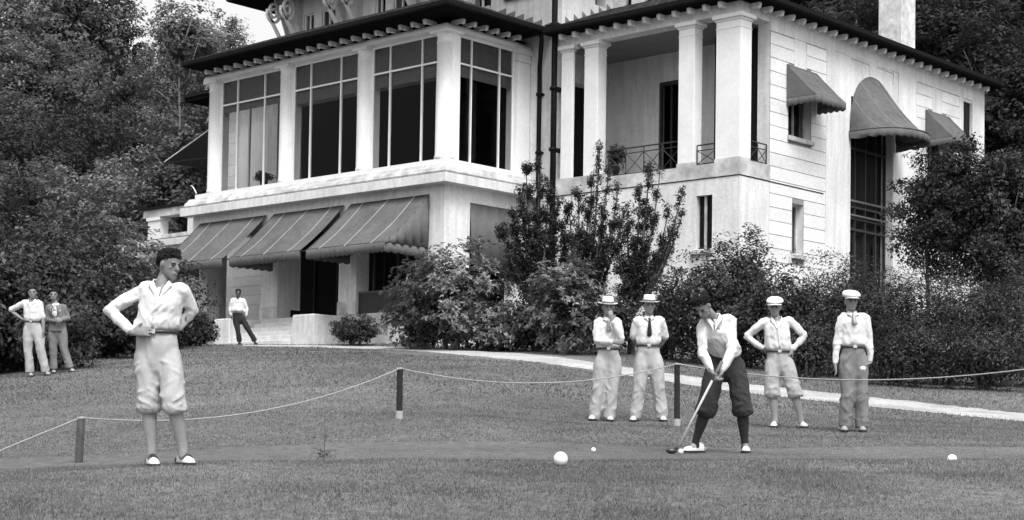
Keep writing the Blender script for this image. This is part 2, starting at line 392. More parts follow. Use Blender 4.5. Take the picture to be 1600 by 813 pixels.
box('screen_rail', M['blind'], -39.43,-36.22,YF+.07,YF+.19,4.785,4.84)
for x in (-39.0,-37.9,-36.8): box('screen_post', M['wood'], x,x+.06,YF+.3,YF+.36,ZF,7.6)
w = MB(); w.box(-38.35,-37.7,37.6,37.68,ZF,7.3); part(w, 'door', mat('grey_door', .10, .6, .2, 4))
# porch back: dark folding doors
w = MB().box(-47.6,-36.1,39.42,39.5,ZF,7.64); part(w, 'folding_doors', M['dark'])
for k in range(9):
    x = -47.2+k*1.25; w = MB().box(x,x+.09,39.36,39.41,ZF,7.6); part(w, 'door_stile', M['wood'])
w = MB().tube([(-52.2,36.6,5.05),(-47.9,36.6,5.05)], .035); part(w, 'terrace_rail', M['iron'], True)
# --- steps and cheek blocks
stairs = MB()
for i in range(6):
    z1 = ZF-.175*i; y0 = YF-.30*(i+1); w = MB().cbox(-43.9,-40.95,y0,y0+.31,2.4,z1-.012,.012); part(w, 'step', M['step'])
for x0, x1, y0 in ((-44.75,-43.92,34.0),(-40.93,-39.87,34.2)):
    w = MB().cbox(x0,x1,y0,YF-.02,2.4,4.06,.03); part(w, 'stair_block', M['concrete'])
# --- belt cornice round the bay
def ledge(z0,z1,out,m,name,xl=-48.2):
    w = MB().box(xl-min(out,.25),XS+out,YF-out,YF,z0,z1).box(XS,XS+out,YF,39.58,z0,z1); return part(w, name, m)
ledge(7.97,8.255,.40,M['stucco'],'belt_cornice'); 
w = MB()
pr = [(0,8.296),(-.30,8.296),(-.33,8.33),(-.27,8.44),(-.16,8.52),(-.1,8.60),(0,8.60)]
R1 = [[(-48.35, YF+a, z) for a, z in pr], [(XS-a, YF+a, z) for a, z in pr], [(XS-a, 39.58, z) for a, z in pr]]
w.rings(R1); part(w, 'sill_moulding', M['stain'])
ledge(8.2555,8.295,.24,M['soffit'],'drip_groove')
w = MB().box(-48.15,XS-.02,YF+.02,YF+.45,8.60,8.775).box(XS-.45,XS-.02,YF+.45,39.58,8.60,8.775).box(-48.15,-47.7,YF+.45,39.58,8.60,8.775); part(w, 'window_sill', M['trim'])
box('sunroom_floor', mat('sunroom_floor',.08,.6), -47.65,-35.95,YF+.46,39.55,8.3,8.6)
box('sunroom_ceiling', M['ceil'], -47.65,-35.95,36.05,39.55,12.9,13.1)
# --- columns
def column(cx, cy, z0, z1, r, sq):
    w = MB().box(cx-sq,cx+sq,cy-sq*.2,cy+sq,z0,z1); o = part(w, 'column', M['trim'])
    MB().lathe((cx,cy-.02,z0), [(r*1.08,0),(r*1.08,.1),(r,.16),(r*.99,(z1-z0)*.5),(r*.93,z1-z0-.42)]+[(r*1.0,z1-z0-.41),(r*1.0,z1-z0-.36),(r*.92,z1-z0-.35),(r*.93,z1-z0-.2),(r*1.12,z1-z0-.12),(r*1.14,z1-z0-.11)], 24).build('column_shaft', M['trim'], o, True)
    MB().cbox(cx-r*1.28,cx+r*1.28,cy-r*1.32,cy+r*1.2,z1-.11,z1+.0,.012).build('capital', M['trim'], o)
    return o
CXS = [-47.42,-43.45,-39.52]
for cx in CXS: column(cx, YF+.36, 8.775, 12.82, .285, .31)
column(-35.86, YF+.36, 8.775, 12.82, .31, .30)
w = MB().cbox(-36.12,-35.62,38.98,39.58,8.775,12.40,.01); o = part(w, 'pilaster', M['trim'])
MB().cbox(-36.2,-35.54,38.93,39.59,12.40,12.47,.01).box(-36.12,-35.6,38.97,39.58,12.47,12.66).cbox(-36.25,-35.5,38.9,39.595,12.66,12.82,.012).build('capital', M['trim'], o)
# --- entablature of the bay
w = MB().box(-47.85,-35.6,YF+.06,YF+.62,12.82,12.93).box(-36.16,-35.6,YF+.62,39.58,12.82,12.93).box(-47.85,-47.3,YF+.62,39.58,12.82,12.93); part(w, 'architrave', M['trim'])
w = MB().box(-47.82,-35.63,YF+.09,YF+.59,12.93,13.00).box(-36.13,-35.63,YF+.59,39.58,12.93,13.00).box(-47.82,-47.33,YF+.59,39.58,12.93,13.00); part(w, 'frieze', M['stain'])
w = MB().box(-47.8,-35.85,YF+.30,YF+.59,13.003,13.16).box(-36.13,-35.85,YF+.59,39.58,13.003,13.16); part(w, 'bracket_shade_board', M['soffit'])  # dark board added behind the brackets, its colour standing in for their shadow
EY, EX = 34.64, -34.54
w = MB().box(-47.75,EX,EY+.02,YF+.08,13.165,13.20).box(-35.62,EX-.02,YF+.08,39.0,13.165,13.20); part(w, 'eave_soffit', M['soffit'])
w = MB()
gp = [(0,13.33),(.0,13.2),(-.03,13.17),(-.10,13.17),(-.15,13.22),(-.16,13.34),(-.13,13.34)]
w.rings([[(-47.78, EY+.14+a, z) for a, z in gp],[(EX-.14-a, EY+.14+a, z) for a, z in gp],[(EX-.14-a, 39.02, z) for a, z in gp]]); part(w, 'gutter', M['gutter'])
def bracket(x, y, axis, ln, z1, h=.17, back=.0):
    w = MB()
    prof = [(-back,z1),(ln,z1),(ln,z1-.06),(ln-.02,z1-.13),(ln-.08,z1-h),(ln-.18,z1-h*.75),(-back,z1-h*.9)]
    if axis == 'y': w.prism([(y-a, z) for a, z in prof], 0, x-.062, x+.062)
    else: w.prism([(x+a, z) for a, z in prof], 1, y-.062, y+.062)
    return part(w, 'eave_bracket', M['trim'])
for k in range(22):
    x = -47.42+.555*k
    if x < -35.8: bracket(x, YF+.09, 'y', .30, 13.16, .150, .22)
for k in range(6): bracket(-35.62, 36.15+.52*k, 'x', .30, 13.16, .150, .22)
# roof of the bay (front slope, right hip) meeting the tower wall
def roof(x0,x1,y0,y1,z,pitch,dy,dx_r,dx_l,name='roof'):
    pass
S_ = .40
w = MB(); dz = (39.6-EY)*S_
w.add([(-47.8,EY,13.30),(EX,EY,13.30),(EX,39.6,13.30),(-47.8,39.6,13.30),(-47.8,39.6,13.30+dz),(EX-(39.6-EY),39.6,13.30+dz)],
      [(0,1,5,4),(1,2,5),(3,4,5,2),(0,4,3),(0,3,2,1)]); part(w, 'roof', M['tile'])
tm = MB()
def tile_row(p, dirv, ln, nx, sp=.24, r=.05):
    """barrel tile ribs running up a slope from the eave point p"""
    d = Vector(dirv); 
    q = Vector(nx); k = 0; s = 0.
    while s < ln-.02:
        e = min(s+.42, ln); a, b = p+d*s, p+d*e
        up_ = d.cross(q).normalized(); up_ = up_ if up_.z > 0 else -up_
        ra, rb = r*1.12, r*.92
        A_ = [a+q*math.cos(t)*ra+up_*math.sin(t)*ra for t in (0,.8,1.57,2.34,3.14)]; B_ = [b+q*math.cos(t)*rb+up_*math.sin(t)*rb for t in (0,.8,1.57,2.34,3.14)]
        tm.rings([A_,B_], cap=False, closed=False); tm.add(A_, [(0,1,2,3,4)]); s += .38
sl_ = math.hypot(1, S_)
for k in range(int((EX+47.8)/.25)):
    x = -47.7+.25*k; run = min(39.6-EY, max(EX-x, 0))
    tile_row(Vector((x,EY-.0,13.305)), (0,1/sl_,S_/sl_), run*sl_, (1,0,0))
for k in range(int((39.5-EY)/.25)):
    y = EY+.12+.25*k; tile_row(Vector((EX+.0,y,13.305)), (-1/sl_,0,S_/sl_), min(y-EY, 6)*sl_, (0,1,0))
tw = tm.build('roof_tiles', M['tile'], club); tag(tw, kind='stuff')
# stepped flashing on the tower wall above the bay roof
for k in range(6):
    x = -34.75-.40*k; zt = 13.34+(EX-x)*S_
    w = MB().prism([(x-.40,zt+.1),(x,zt-.06),(x,zt+.22),(x-.40,zt+.16)] , 1, 39.575, 39.598); part(w, 'flashing_step', mat('lead_flashing', .17, .6))
# --- windows of the bay
def bay_window(x0, x1, y, mull, axis='x', z0=8.775, z1=12.82, zt=11.90, blind=None):
    t = .045
    def B(mb, a, b, c, d_, off=0., th=.07):
        if axis == 'x': mb.box(a,b,y+off,y+off+th,c,d_)
        else: mb.box(y-off-th,y-off,a,b,c,d_)
    f = MB(); B(f,x0,x0+.07,z0,z1); B(f,x1-.07,x1,z0,z1); B(f,x0+.07,x1-.07,z1-.10,z1); B(f,x0+.07,x1-.07,z0,z0+.05)
    o = part(f, 'window', M['trim'])
    edges = [x0+.07]+list(mull)+[x1-.07]
    for mx in mull:
        q = MB(); B(q,mx-.022,mx+.022,z0+.05,z1-.10,-.012,.08); q.build('mullion', M['trim'], o)
    q = MB()
    for i in range(len(edges)-1):
        a = edges[i]+(.027 if i else 0); b = edges[i+1]-(.027 if i < len(edges)-2 else 0); B(q,a,b,zt-.028,zt+.028,.0,.06)
    q.build('transom', M['trim'], o)
    for i in range(len(edges)-1):
        a = edges[i]+(.027 if i else 0); b = edges[i+1]-(.027 if i < len(edges)-2 else 0)
        for za, zb in ((z0+.05,zt-.028),(zt+.028,z1-.10)):
            q = MB(); B(q,a,b,za,zb,.03,.006); q.build('pane', M['glass'], o)
    if blind:
        q = MB(); B(q,x0+.05,x1-.05,blind,z1-.02,.085,.01); q.build('blind', M['blind'], o)
    return o
bay_window(-47.1,-43.77,YF+.30,(-46.18,-44.68),blind=11.62)
bay_window(-43.13,-39.84,YF+.30,(-42.24,-40.72),blind=11.45)
bay_window(-39.20,-36.17,YF+.30,(-38.36,-36.9),blind=11.45)
bay_window(36.3,38.97,-35.78,(36.99,38.29),axis='y',blind=11.50)
# glazed left end of the sunroom
f = MB()
for y in (36.3,37.6,38.9): f.box(-47.7,-47.62,y,y+.07,8.775,12.82)
part(f, 'window', M['trim'])
# balustrade inside the bay
def xrail(name, pa, pb, h, nb=None, m=None, r=.016):
    """iron balustrade with crossed panels between two floor points"""
    pa, pb = Vector(pa), Vector(pb); ln = (pb-pa).length; nb = nb or max(1, round(ln/.55)); w = MB()
    for z in (.06, h-.16, h): w.tube([pa+UP*z, pb+UP*z], r*(1.4 if z == h else 1), 6)
    for i in range(nb+1):
        p = pa.lerp(pb, i/nb); w.tube([p, p+UP*h], r*1.1, 6)
        if i < nb:
            q = pa.lerp(pb, (i+1)/nb); w.tube([p+UP*.06, q+UP*(h-.16)], r*.8, 5); w.tube([q+UP*.06, p+UP*(h-.16)], r*.8, 5)
    return part(w, name, m or M['iron'])
xrail('balustrade', (-51.9,39.2,8.65), (-48.3,39.2,8.65), .95, 6)
# potted fern inside first window
# --- main block (behind bay): white front wall left of the bay, tower above
w = MB(); wallgrid(w, 'x', 39.6, 40.0, -52.3, -34.3, 2.3, 13.0, [(-47.5,-36.4,4.13,7.6),(-47.5,-36.3,8.62,12.6)]); part(w, 'wall', M['stucco'])
for k in range(22):
    z = 3.4+.43*k
    if z+.42 < 12.9:
        for x0, x1 in ((-52.3,-50.95),(-48.75,-48.25)):
            w = MB().box(x0,x1,39.575,39.6,z,z+.415); part(w, 'stone_course', M['course'])
w = MB().box(-50.7,-49.0,39.58,39.6,9.1,12.2); part(w, 'wall_panel', M['trim'])
w = MB(); wallgrid(w, 'x', 39.6, 40.0, -48.1, -34.3, 13.0, 17.0, [(-47.05,-46.5,14.2,15.93),(-46.05,-45.3,14.2,15.93),(-43.15,-42.62,14.2,16.3),(-42.2,-41.4,14.2,16.3),(-38.35,-37.45,14.62,16.3),(-36.75,-35.5,14.8,16.3)]); part(w, 'upper_wall', M['stucco'])
for x0,x1,zb,zt in ((-47.05,-46.5,14.2,15.93),(-46.05,-45.3,14.2,15.93),(-43.15,-42.62,14.2,16.3),(-42.2,-41.4,14.2,16.3),(-38.35,-37.45,14.62,16.3),(-36.75,-35.5,14.8,16.3)):
    f = MB().box(x0,x0+.05,39.66,39.72,zb,zt).box(x1-.05,x1,39.66,39.72,zb,zt).box(x0+.05,x1-.05,39.66,39.72,zt-.05,zt).box((x0+x1)/2-.03,(x0+x1)/2+.03,39.66,39.72,zb,zt-.05)
    o = part(f, 'window', M['trim']); MB().box(x0+.05,x1-.05,39.74,39.75,zb,zt-.05).build('pane', M['glass'], o)
    if zb > 14.5: box('window_sill', M['stain'], x0-.06,x1+.06,39.45,39.6,zb-.12,zb)
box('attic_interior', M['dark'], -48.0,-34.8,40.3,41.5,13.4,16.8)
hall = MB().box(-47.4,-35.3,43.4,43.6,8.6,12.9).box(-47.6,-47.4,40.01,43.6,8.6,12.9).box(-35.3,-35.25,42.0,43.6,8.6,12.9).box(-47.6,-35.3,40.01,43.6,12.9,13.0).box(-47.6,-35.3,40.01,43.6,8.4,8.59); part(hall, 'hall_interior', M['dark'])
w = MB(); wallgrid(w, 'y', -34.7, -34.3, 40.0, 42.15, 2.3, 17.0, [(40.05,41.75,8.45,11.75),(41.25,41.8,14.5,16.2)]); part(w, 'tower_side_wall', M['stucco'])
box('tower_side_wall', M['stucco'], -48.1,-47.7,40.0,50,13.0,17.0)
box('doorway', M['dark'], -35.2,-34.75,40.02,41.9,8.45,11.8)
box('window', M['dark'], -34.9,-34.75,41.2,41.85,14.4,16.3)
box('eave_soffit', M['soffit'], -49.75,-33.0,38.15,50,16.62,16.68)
w = MB().box(-49.8,-32.9,38.05,38.15,16.6,16.82).box(-49.85,-49.75,38.15,50,16.6,16.82); part(w, 'gutter', M['gutter'])
w = MB().add([(-49.8,38.1,16.82),(-32.9,38.1,16.82),(-32.9,50,16.82),(-49.8,50,16.82),(-44,43.9,19.2),(-38.5,43.9,19.2)],[(0,1,5,4),(1,2,5),(2,3,4,5),(3,0,4)]); part(w, 'roof', M['tile'])
# scrolled brackets carrying the upper eave
def scroll(x):
    pts = []
    for k in range(40):                                 # spiral at the top, sweeping down to the wall
        a = 3.9*math.pi*(1-k/39)-.5*math.pi*0; r = .36*(.2+.8*k/39)
        pts.append(Vector((x, 38.88+math.cos(a+math.pi)*r*.95, 16.05+math.sin(a+math.pi)*r*1.25)))
    s0 = pts[-1]
    for t in (.12,.25,.4,.55,.7,.85,1.): pts.append(Vector((x, s0.y+(39.55-s0.y)*(t**1.3), s0.z-1.45*t+.12*math.sin(t*math.pi))))
    w = MB(); R = []
    for i, p in enumerate(pts):
        t = (pts[min(i+1,len(pts)-1)]-pts[max(i-1,0)]).normalized(); nn = Vector((0,-t.z,t.y)); th = .028+.025*i/len(pts)
        R.append([p+Vector((.055,0,0))+nn*th, p+Vector((.055,0,0))-nn*th, p-Vector((.055,0,0))-nn*th, p-Vector((.055,0,0))+nn*th])
    w.rings(R); o = part(w, 'scroll_bracket', M['trim'])
    MB().prism([(38.9,16.6),(38.9,16.35),(39.2,15.9),(39.45,15.3),(39.59,15.1),(39.59,16.6)],0,x-.03,x+.03).build('bracket_web', mat('bracket_web', .55, .8, .2, 8), o)
for x in (-47.95,-47.15,-44.75,-43.85,-40.9,-40.0): scroll(x)
# left end: side wall, low side porch, left eave
box('wall', M['stucco'], -52.3,-51.9,40.0,52,2.3,13.1)
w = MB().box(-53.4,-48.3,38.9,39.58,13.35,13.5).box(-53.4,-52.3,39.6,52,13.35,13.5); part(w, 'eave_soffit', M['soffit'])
w = MB().box(-53.45,-48.3,38.85,39.59,13.505,13.64); part(w, 'gutter', M['gutter'])
box('architrave', M['trim'], -52.3,-48.3,39.5,39.6,13.005,13.34)
sp = MB().box(-52.85,-48.2,36.7,37.2,8.42,8.72); part(sp, 'parapet', M['stain'])
box('parapet_coping', M['gutter'], -52.95,-48.2,36.62,37.25,8.72,8.80)
for x0,x1 in ((-52.6,-51.85),(-50.1,-49.6)):
    w = MB().box(x0,x1,36.75,37.15,7.56,8.30).box(x0-.05,x1+.05,36.7,37.2,8.3,8.42); part(w, 'porch_pier', M['trim'])
box('parapet', M['stain'], -51.85,-48.2,36.8,37.1,7.56,7.74)
w = MB().box(-53.0,-48.2,36.55,37.3,7.27,7.52); part(w, 'belt_cornice', M['stucco'])
box('drip_groove', M['soffit'], -52.95,-48.2,36.62,37.28,7.52,7.56)
w = MB(); wallgrid(w, 'x', 36.75, 37.15, -52.6, -48.2, 2.3, 7.27, [(-51.85,-48.8,ZF,6.9)]); part(w, 'wall', M['stucco'])
w = MB(); wallgrid(w, 'y', -52.6, -52.2, 37.15, 39.6, 2.3, 7.27, []); part(w, 'wall', M['stucco'])
for k in range(9):
    z = ZF+.36*k; w = MB().box(-51.9,-47.7,39.56,39.6,z,z+.345); part(w, 'stone_course', M['course'])
# --- the right wing with its loggia
YW, XW = 39.2, -27.1
ZB = 7.9
w = MB(); wallgrid(w, 'x', YW, YW+.5, -34.3, XW, 2.2, ZB, [(-28.63,-28.05,5.81,7.40)]); part(w, 'wall', M['stucco'])
w = MB(); wallgrid(w, 'x', YW-.03, YW+.5, -34.3, XW+.03, ZB, 8.42, [(-28.72,-27.98,8.30,8.43),(-32.1,-29.35,8.30,8.43)]); part(w, 'belt_course', M['stain'])
w = MB(); wallgrid(w, 'y', XW-.45, XW+.03, YW+.5, 40.74, ZB, 8.36, []); part(w, 'belt_course', M['stain'])
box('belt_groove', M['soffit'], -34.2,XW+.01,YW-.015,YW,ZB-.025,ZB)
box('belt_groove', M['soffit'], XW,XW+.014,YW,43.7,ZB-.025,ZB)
box('loggia_floor', M['stain'], -34.2,-27.6,YW+.5,42.0,8.1,8.3)
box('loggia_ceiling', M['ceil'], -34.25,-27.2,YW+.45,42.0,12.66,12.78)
w = MB(); wallgrid(w, 'x', 42.0, 42.3, -34.3, -27.55, 8.3, 12.66, [(-32.2,-31.25,8.3,11.75),(-29.6,-28.7,8.3,11.75)]); part(w, 'loggia_back_wall', M['stucco'])
for x0, x1 in ((-32.2,-31.25),(-29.6,-28.7)):
    f = MB().box(x0,x0+.09,42.04,42.12,8.3,11.75).box(x1-.09,x1,42.04,42.12,8.3,11.75).box(x0+.09,x1-.09,42.04,42.12,11.62,11.75).box((x0+x1)/2-.03,(x0+x1)/2+.03,42.04,42.12,8.3,11.62)
    o = part(f, 'door', M['wood']); MB().box(x0+.09,x1-.09,42.14,42.16,8.3,11.62).build('pane', M['glass'], o)
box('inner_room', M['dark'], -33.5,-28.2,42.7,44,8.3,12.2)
def sqcol(x0,x1,y0,y1,name='column'):
    w = MB().cbox(x0,x1,y0,y1,8.42,12.45,.01); o = part(w, name, M['trim'])
    MB().box(x0-.012,x1+.012,y0-.012,y1+.012,12.22,12.245).build('necking', M['trim'], o)
    MB().box(x0-.03,x1+.03,y0-.03,y1+.03,12.45,12.51).cbox(x0-.1,x1+.1,y0-.1,y1+.1,12.511,12.64,.015).build('capital', M['trim'], o)
sqcol(-33.95,-33.47,YW,YW+.10,'pilaster'); sqcol(-33.0,-32.45,YW,YW+.43); sqcol(-29.33,-28.75,YW,YW+.40); sqcol(-27.97,XW,YW,YW+.56,'corner_pier')
w = MB(); wallgrid(w, 'x', YW+.02, YW+.5, -34.3, XW-.02, 12.64, 12.98, []); wallgrid(w, 'y', XW-.5, XW-.02, YW+.5, 40.74, 12.64, 12.98, []); part(w, 'architrave', M['stucco'])
xrail('balcony_railing', (-28.70,YW+.12,8.30), (-27.99,YW+.12,8.30), .62, 1)
xrail('balcony_railing', (-32.15,YW+.2,8.30), (-29.36,YW+.2,8.30), .85, 4)
xrail('balcony_railing', (XW-.1,YW+.58,8.36), (XW-.1,40.72,8.36), .62, 2)
box('loggia_post', M['trim'], -27.75,-27.65,40.1,40.2,8.36,12.64)
# low window in the loggia base
f = MB().box(-28.40,-28.33,YW+.10,YW+.15,5.81,7.4); o = part(f, 'window', M['stain']); MB().box(-28.62,-28.06,YW+.16,YW+.17,5.82,7.39).build('pane', M['glass'], o)
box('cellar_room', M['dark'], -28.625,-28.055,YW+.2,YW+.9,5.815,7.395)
w = MB().cbox(-28.76,-27.98,YW-.12,YW,5.66,5.80,.015); part(w, 'window_sill', M['stain'])
# side wall with openings
holes = [(41.72,43.0,9.40,11.45),(50.3,51.6,9.40,11.45),(41.97,42.62,5.86,7.40),(45.32,47.98,3.5,11.2),(52.85,53.5,8.6,12.3)]
w = MB(); wallgrid(w, 'y', XW-.45, XW-.03, 40.74, 54.4, 2.2, 12.98, holes)
wallgrid(w, 'y', XW-.45, XW-.03, YW+.5, 40.74, 2.2, ZB, []); part(w, 'side_wall', M['stucco'])
w = MB()
for y0, y1 in ((43.85,45.31),(47.99,49.5),(52.55,52.84),(53.52,54.42)): w.box(XW-.03,XW,y0,y1,2.2,12.40)
w.box(XW-.03,XW,45.31,47.99,11.2,12.0).box(XW-.03,XW,46.45,46.9,12.0,12.399); part(w, 'smooth_ashlar', M['stucco'])
w = MB().box(XW-.03,XW+.0,YW+.5,40.74,2.2,ZB-.03).box(XW-.03,XW,40.74,54.42,12.40,12.98); part(w, 'frieze', M['stucco'])
for y0 in (42.05,50.6): box('smooth_ashlar', M['stucco'], XW-.03,XW,y0,y0+.66,11.46,12.39)
rc = random.Random(4)
zc = 2.3
while zc < 12.3:
    z1 = min(zc+.405, 12.39)
    for (ya, yb) in ((40.75,43.84),(49.51,52.54)):
        segs = [(ya, yb)]
        cuts = []
        for h in holes[:3]:
            if h[2]-.02 < z1 and h[3]+.02 > zc and ya < (h[0]+h[1])/2 < yb: cuts.append((h[0], h[1]))
        if z1 > 11.45: cuts.append((42.04,42.72) if ya < 45 else (50.59,51.27))
        for c0, c1 in cuts:
            segs = [s for a, b in segs for s in (((a, min(b,c0)),(max(a,c1), b)) if (a < c1 and b > c0) else ((a,b),)) if s[1]-s[0] > .03]
        for a, b in segs:
            w = MB().box(XW-.03,XW+rc.uniform(-.002,.003),a+.003,b-.003,zc,z1-.022); part(w, 'stone_course', M['course'])
    zc += .405
w = MB().box(XW-.029,XW-.012,40.745,43.845,2.2,12.395).box(XW-.029,XW-.012,49.505,52.545,2.2,12.395)
# joints read as dark mortar behind the courses
for y0 in (40.745,49.505): part(wallgrid(MB(), 'y', XW-.028, XW-.014, y0, y0+3.1 if y0 < 45 else y0+3.04, 2.2, 12.395, holes), 'mortar_bed', mat('mortar', .25, .95))
for (a, b, z0, z1) in ((45.15,46.40,11.9,12.30),(46.98,48.2,11.9,12.30)):      # incised panel outlines
    pass
g = MB().box(XW+.001,XW+.006,44.3,46.46,12.44,12.47).box(XW+.001,XW+.006,47.0,48.3,12.44,12.47).box(XW+.001,XW+.006,48.27,48.3,11.2,12.44); part(g, 'panel_outline', M['stain'])
# windows in side wall
def side_window(y0,y1,z0,z1,n=1,m=None):
    x = XW-.3; f = MB().box(x,x+.06,y0,y0+.06,z0,z1).box(x,x+.06,y1-.06,y1,z0,z1).box(x,x+.06,y0+.06,y1-.06,z1-.06,z1).box(x,x+.06,y0+.06,y1-.06,z0,z0+.05)
    for k in range(n): yy = y0+(y1-y0)*(k+1)/(n+1); f.box(x-.005,x+.065,yy-.02,yy+.02,z0+.05,z1-.06)
    o = part(f, 'window', m or M['stain']); MB().box(x+.01,x+.016,y0+.06,y1-.06,z0+.05,z1-.06).build('pane', M['glass'], o); return o
side_window(41.72,43.0,9.4,11.45,1); side_window(50.3,51.6,9.4,11.45,1); side_window(41.97,42.62,5.86,7.4,0)
for y0,y1,z in ((41.66,43.06,9.4),(50.24,51.66,9.4),(41.93,42.66,5.86)):
    w = MB().cbox(XW-.2,XW+.09,y0,y1,z-.14,z,.012); part(w, 'window_sill', M['stain'])
# tall porch window: dark joinery with rails and light panels behind
f = MB(); x = XW-.34
for y in (45.34,46.0,46.65,47.3,47.9): f.box(x,x+.08,y,y+.06,3.5,11.15)
for z in (7.0,7.35,7.72,9.6): f.box(x-.01,x+.1,45.4,47.9,z,z+.07)
part(f, 'tall_window', mat('dark_joinery', .035, .5)); 
for y in (46.08,47.38): box('door_panel', mat('net_curtain', .13, .8, .2, 9), x-.04,x-.02,y,y+.16,4.2,6.7)
box('porch_rail', M['blind'], XW-.2,XW-.15,45.4,47.9,7.9,7.96); box('porch_rail', M['blind'], XW-.2,XW-.15,45.4,47.9,7.45,7.5)
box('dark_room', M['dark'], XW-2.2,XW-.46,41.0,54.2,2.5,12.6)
box('loggia_shade_panel', M['dark'], XW-.14,XW-.10,52.86,53.49,8.61,12.29)  # near-black panel added in the far opening to stand in for its shade
box('far_pier', M['trim'], XW-.5,XW-.02,53.52,54.38,8.6,12.3)
# wing eaves
WX, WY = -26.52, 38.68
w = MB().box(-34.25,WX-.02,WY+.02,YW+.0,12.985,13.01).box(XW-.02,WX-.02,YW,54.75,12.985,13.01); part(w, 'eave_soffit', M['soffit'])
w = MB(); gp2 = [(a, z-.165) for a, z in gp]
w.rings([[(-34.28, WY+.12+a, z) for a, z in gp2],[(WX-.12-a, WY+.12+a, z) for a, z in gp2],[(WX-.12-a, 54.8, z) for a, z in gp2]]); part(w, 'gutter', M['gutter'])
for k in range(13):
    x = -33.8+.557*k
    if x < -27.3: bracket(x, YW+.02, 'y', .30, 12.98)
for k in range(25): bracket(XW-.0, 39.75+.6*k, 'x', .30, 12.98)
w = MB(); rz = 13.12; hw = 3.9
w.add([(-34.28,WY,rz),(WX,WY,rz),(WX,54.85,rz),(-34.28,54.85,rz),(WX-hw,WY+hw,rz+hw*S_),(WX-hw,54.85-hw,rz+hw*S_),(-34.28,WY+hw,rz+hw*S_),(-34.28,54.85-hw,rz+hw*S_)],
      [(0,1,4,6),(1,2,5,4),(2,3,7,5),(6,4,5,7),(0,3,2,1),(0,6,7,3)]); part(w, 'roof', M['tile'])
tm = MB()
for k in range(31):
    xx = -34.2+.25*k; tile_row(Vector((xx,WY,rz)), (0,1/sl_,S_/sl_), min(hw, max(WX-xx,0))*sl_, (1,0,0))
for k in range(64):
    y = WY+.12+.25*k; tile_row(Vector((WX,y,rz)), (-1/sl_,0,S_/sl_), min(hw, y-WY, max(54.85-y,0))*sl_, (0,1,0))
tw = tm.build('roof_tiles', M['tile'], club); tag(tw, kind='stuff')
for k in range(6):
    y = 39.75+.42*k; zt = 13.15+(y-WY)*S_
    w = MB().prism([(y,zt-.1),(y+.40,zt),(y,zt+.22)], 0, -34.298, -34.28); part(w, 'flashing_step', mat('lead_flashing', .17, .6))
# upper storey over the wing
w = MB(); wallgrid(w, 'x', 42.15, 42.5, -34.3, -30.2, 13.2, 17, [(-33.9,-33.5,14,16.4),(-33.1,-32.65,14,16.4)]); part(w, 'upper_wall', M['stucco'])
box('window', M['dark'], -34.0,-32.5,42.52,42.6,13.9,16.5)
# chimney
w = MB().cbox(-30.35,-29.4,52.6,53.6,13.6,19.5,.02); part(w, 'chimney', M['brick'])
# downpipes
w = MB().tube([(-34.66,39.0,13.2),(-34.72,39.1,12.95),(-35.1,39.45,12.2),(-35.14,39.5,11.8),(-35.14,39.5,3)], .075, 10); o = part(w, 'downpipe', M['gutter'], True)
for z in (11.3,9.4,6.5): MB().lathe((-35.14,39.5,z), [(.11,0),(.12,.03),(.11,.08)], 12).box(-35.28,-35.0,39.5,39.6,z,z+.06).build('pipe_collar', M['gutter'], o)
w = MB().tube([(-34.18,39.1,18),(-34.18,39.1,13.4),(-34.18,39.12,13.0),(-34.18,39.12,3)], .095, 10); o = part(w, 'downpipe', M['gutter'], True)
for z in (14.9,13.35,11.3,9.35,6.5): MB().lathe((-34.18,39.11,z), [(.13,0),(.145,.03),(.13,.09)], 12).box(-34.36,-34.0,39.1,39.6,z,z+.06).build('pipe_collar', M['gutter'], o)
w = MB().box(-34.36,-34.0,38.85,39.15,13.05,13.35); part(w, 'hopper_head', M['gutter'])

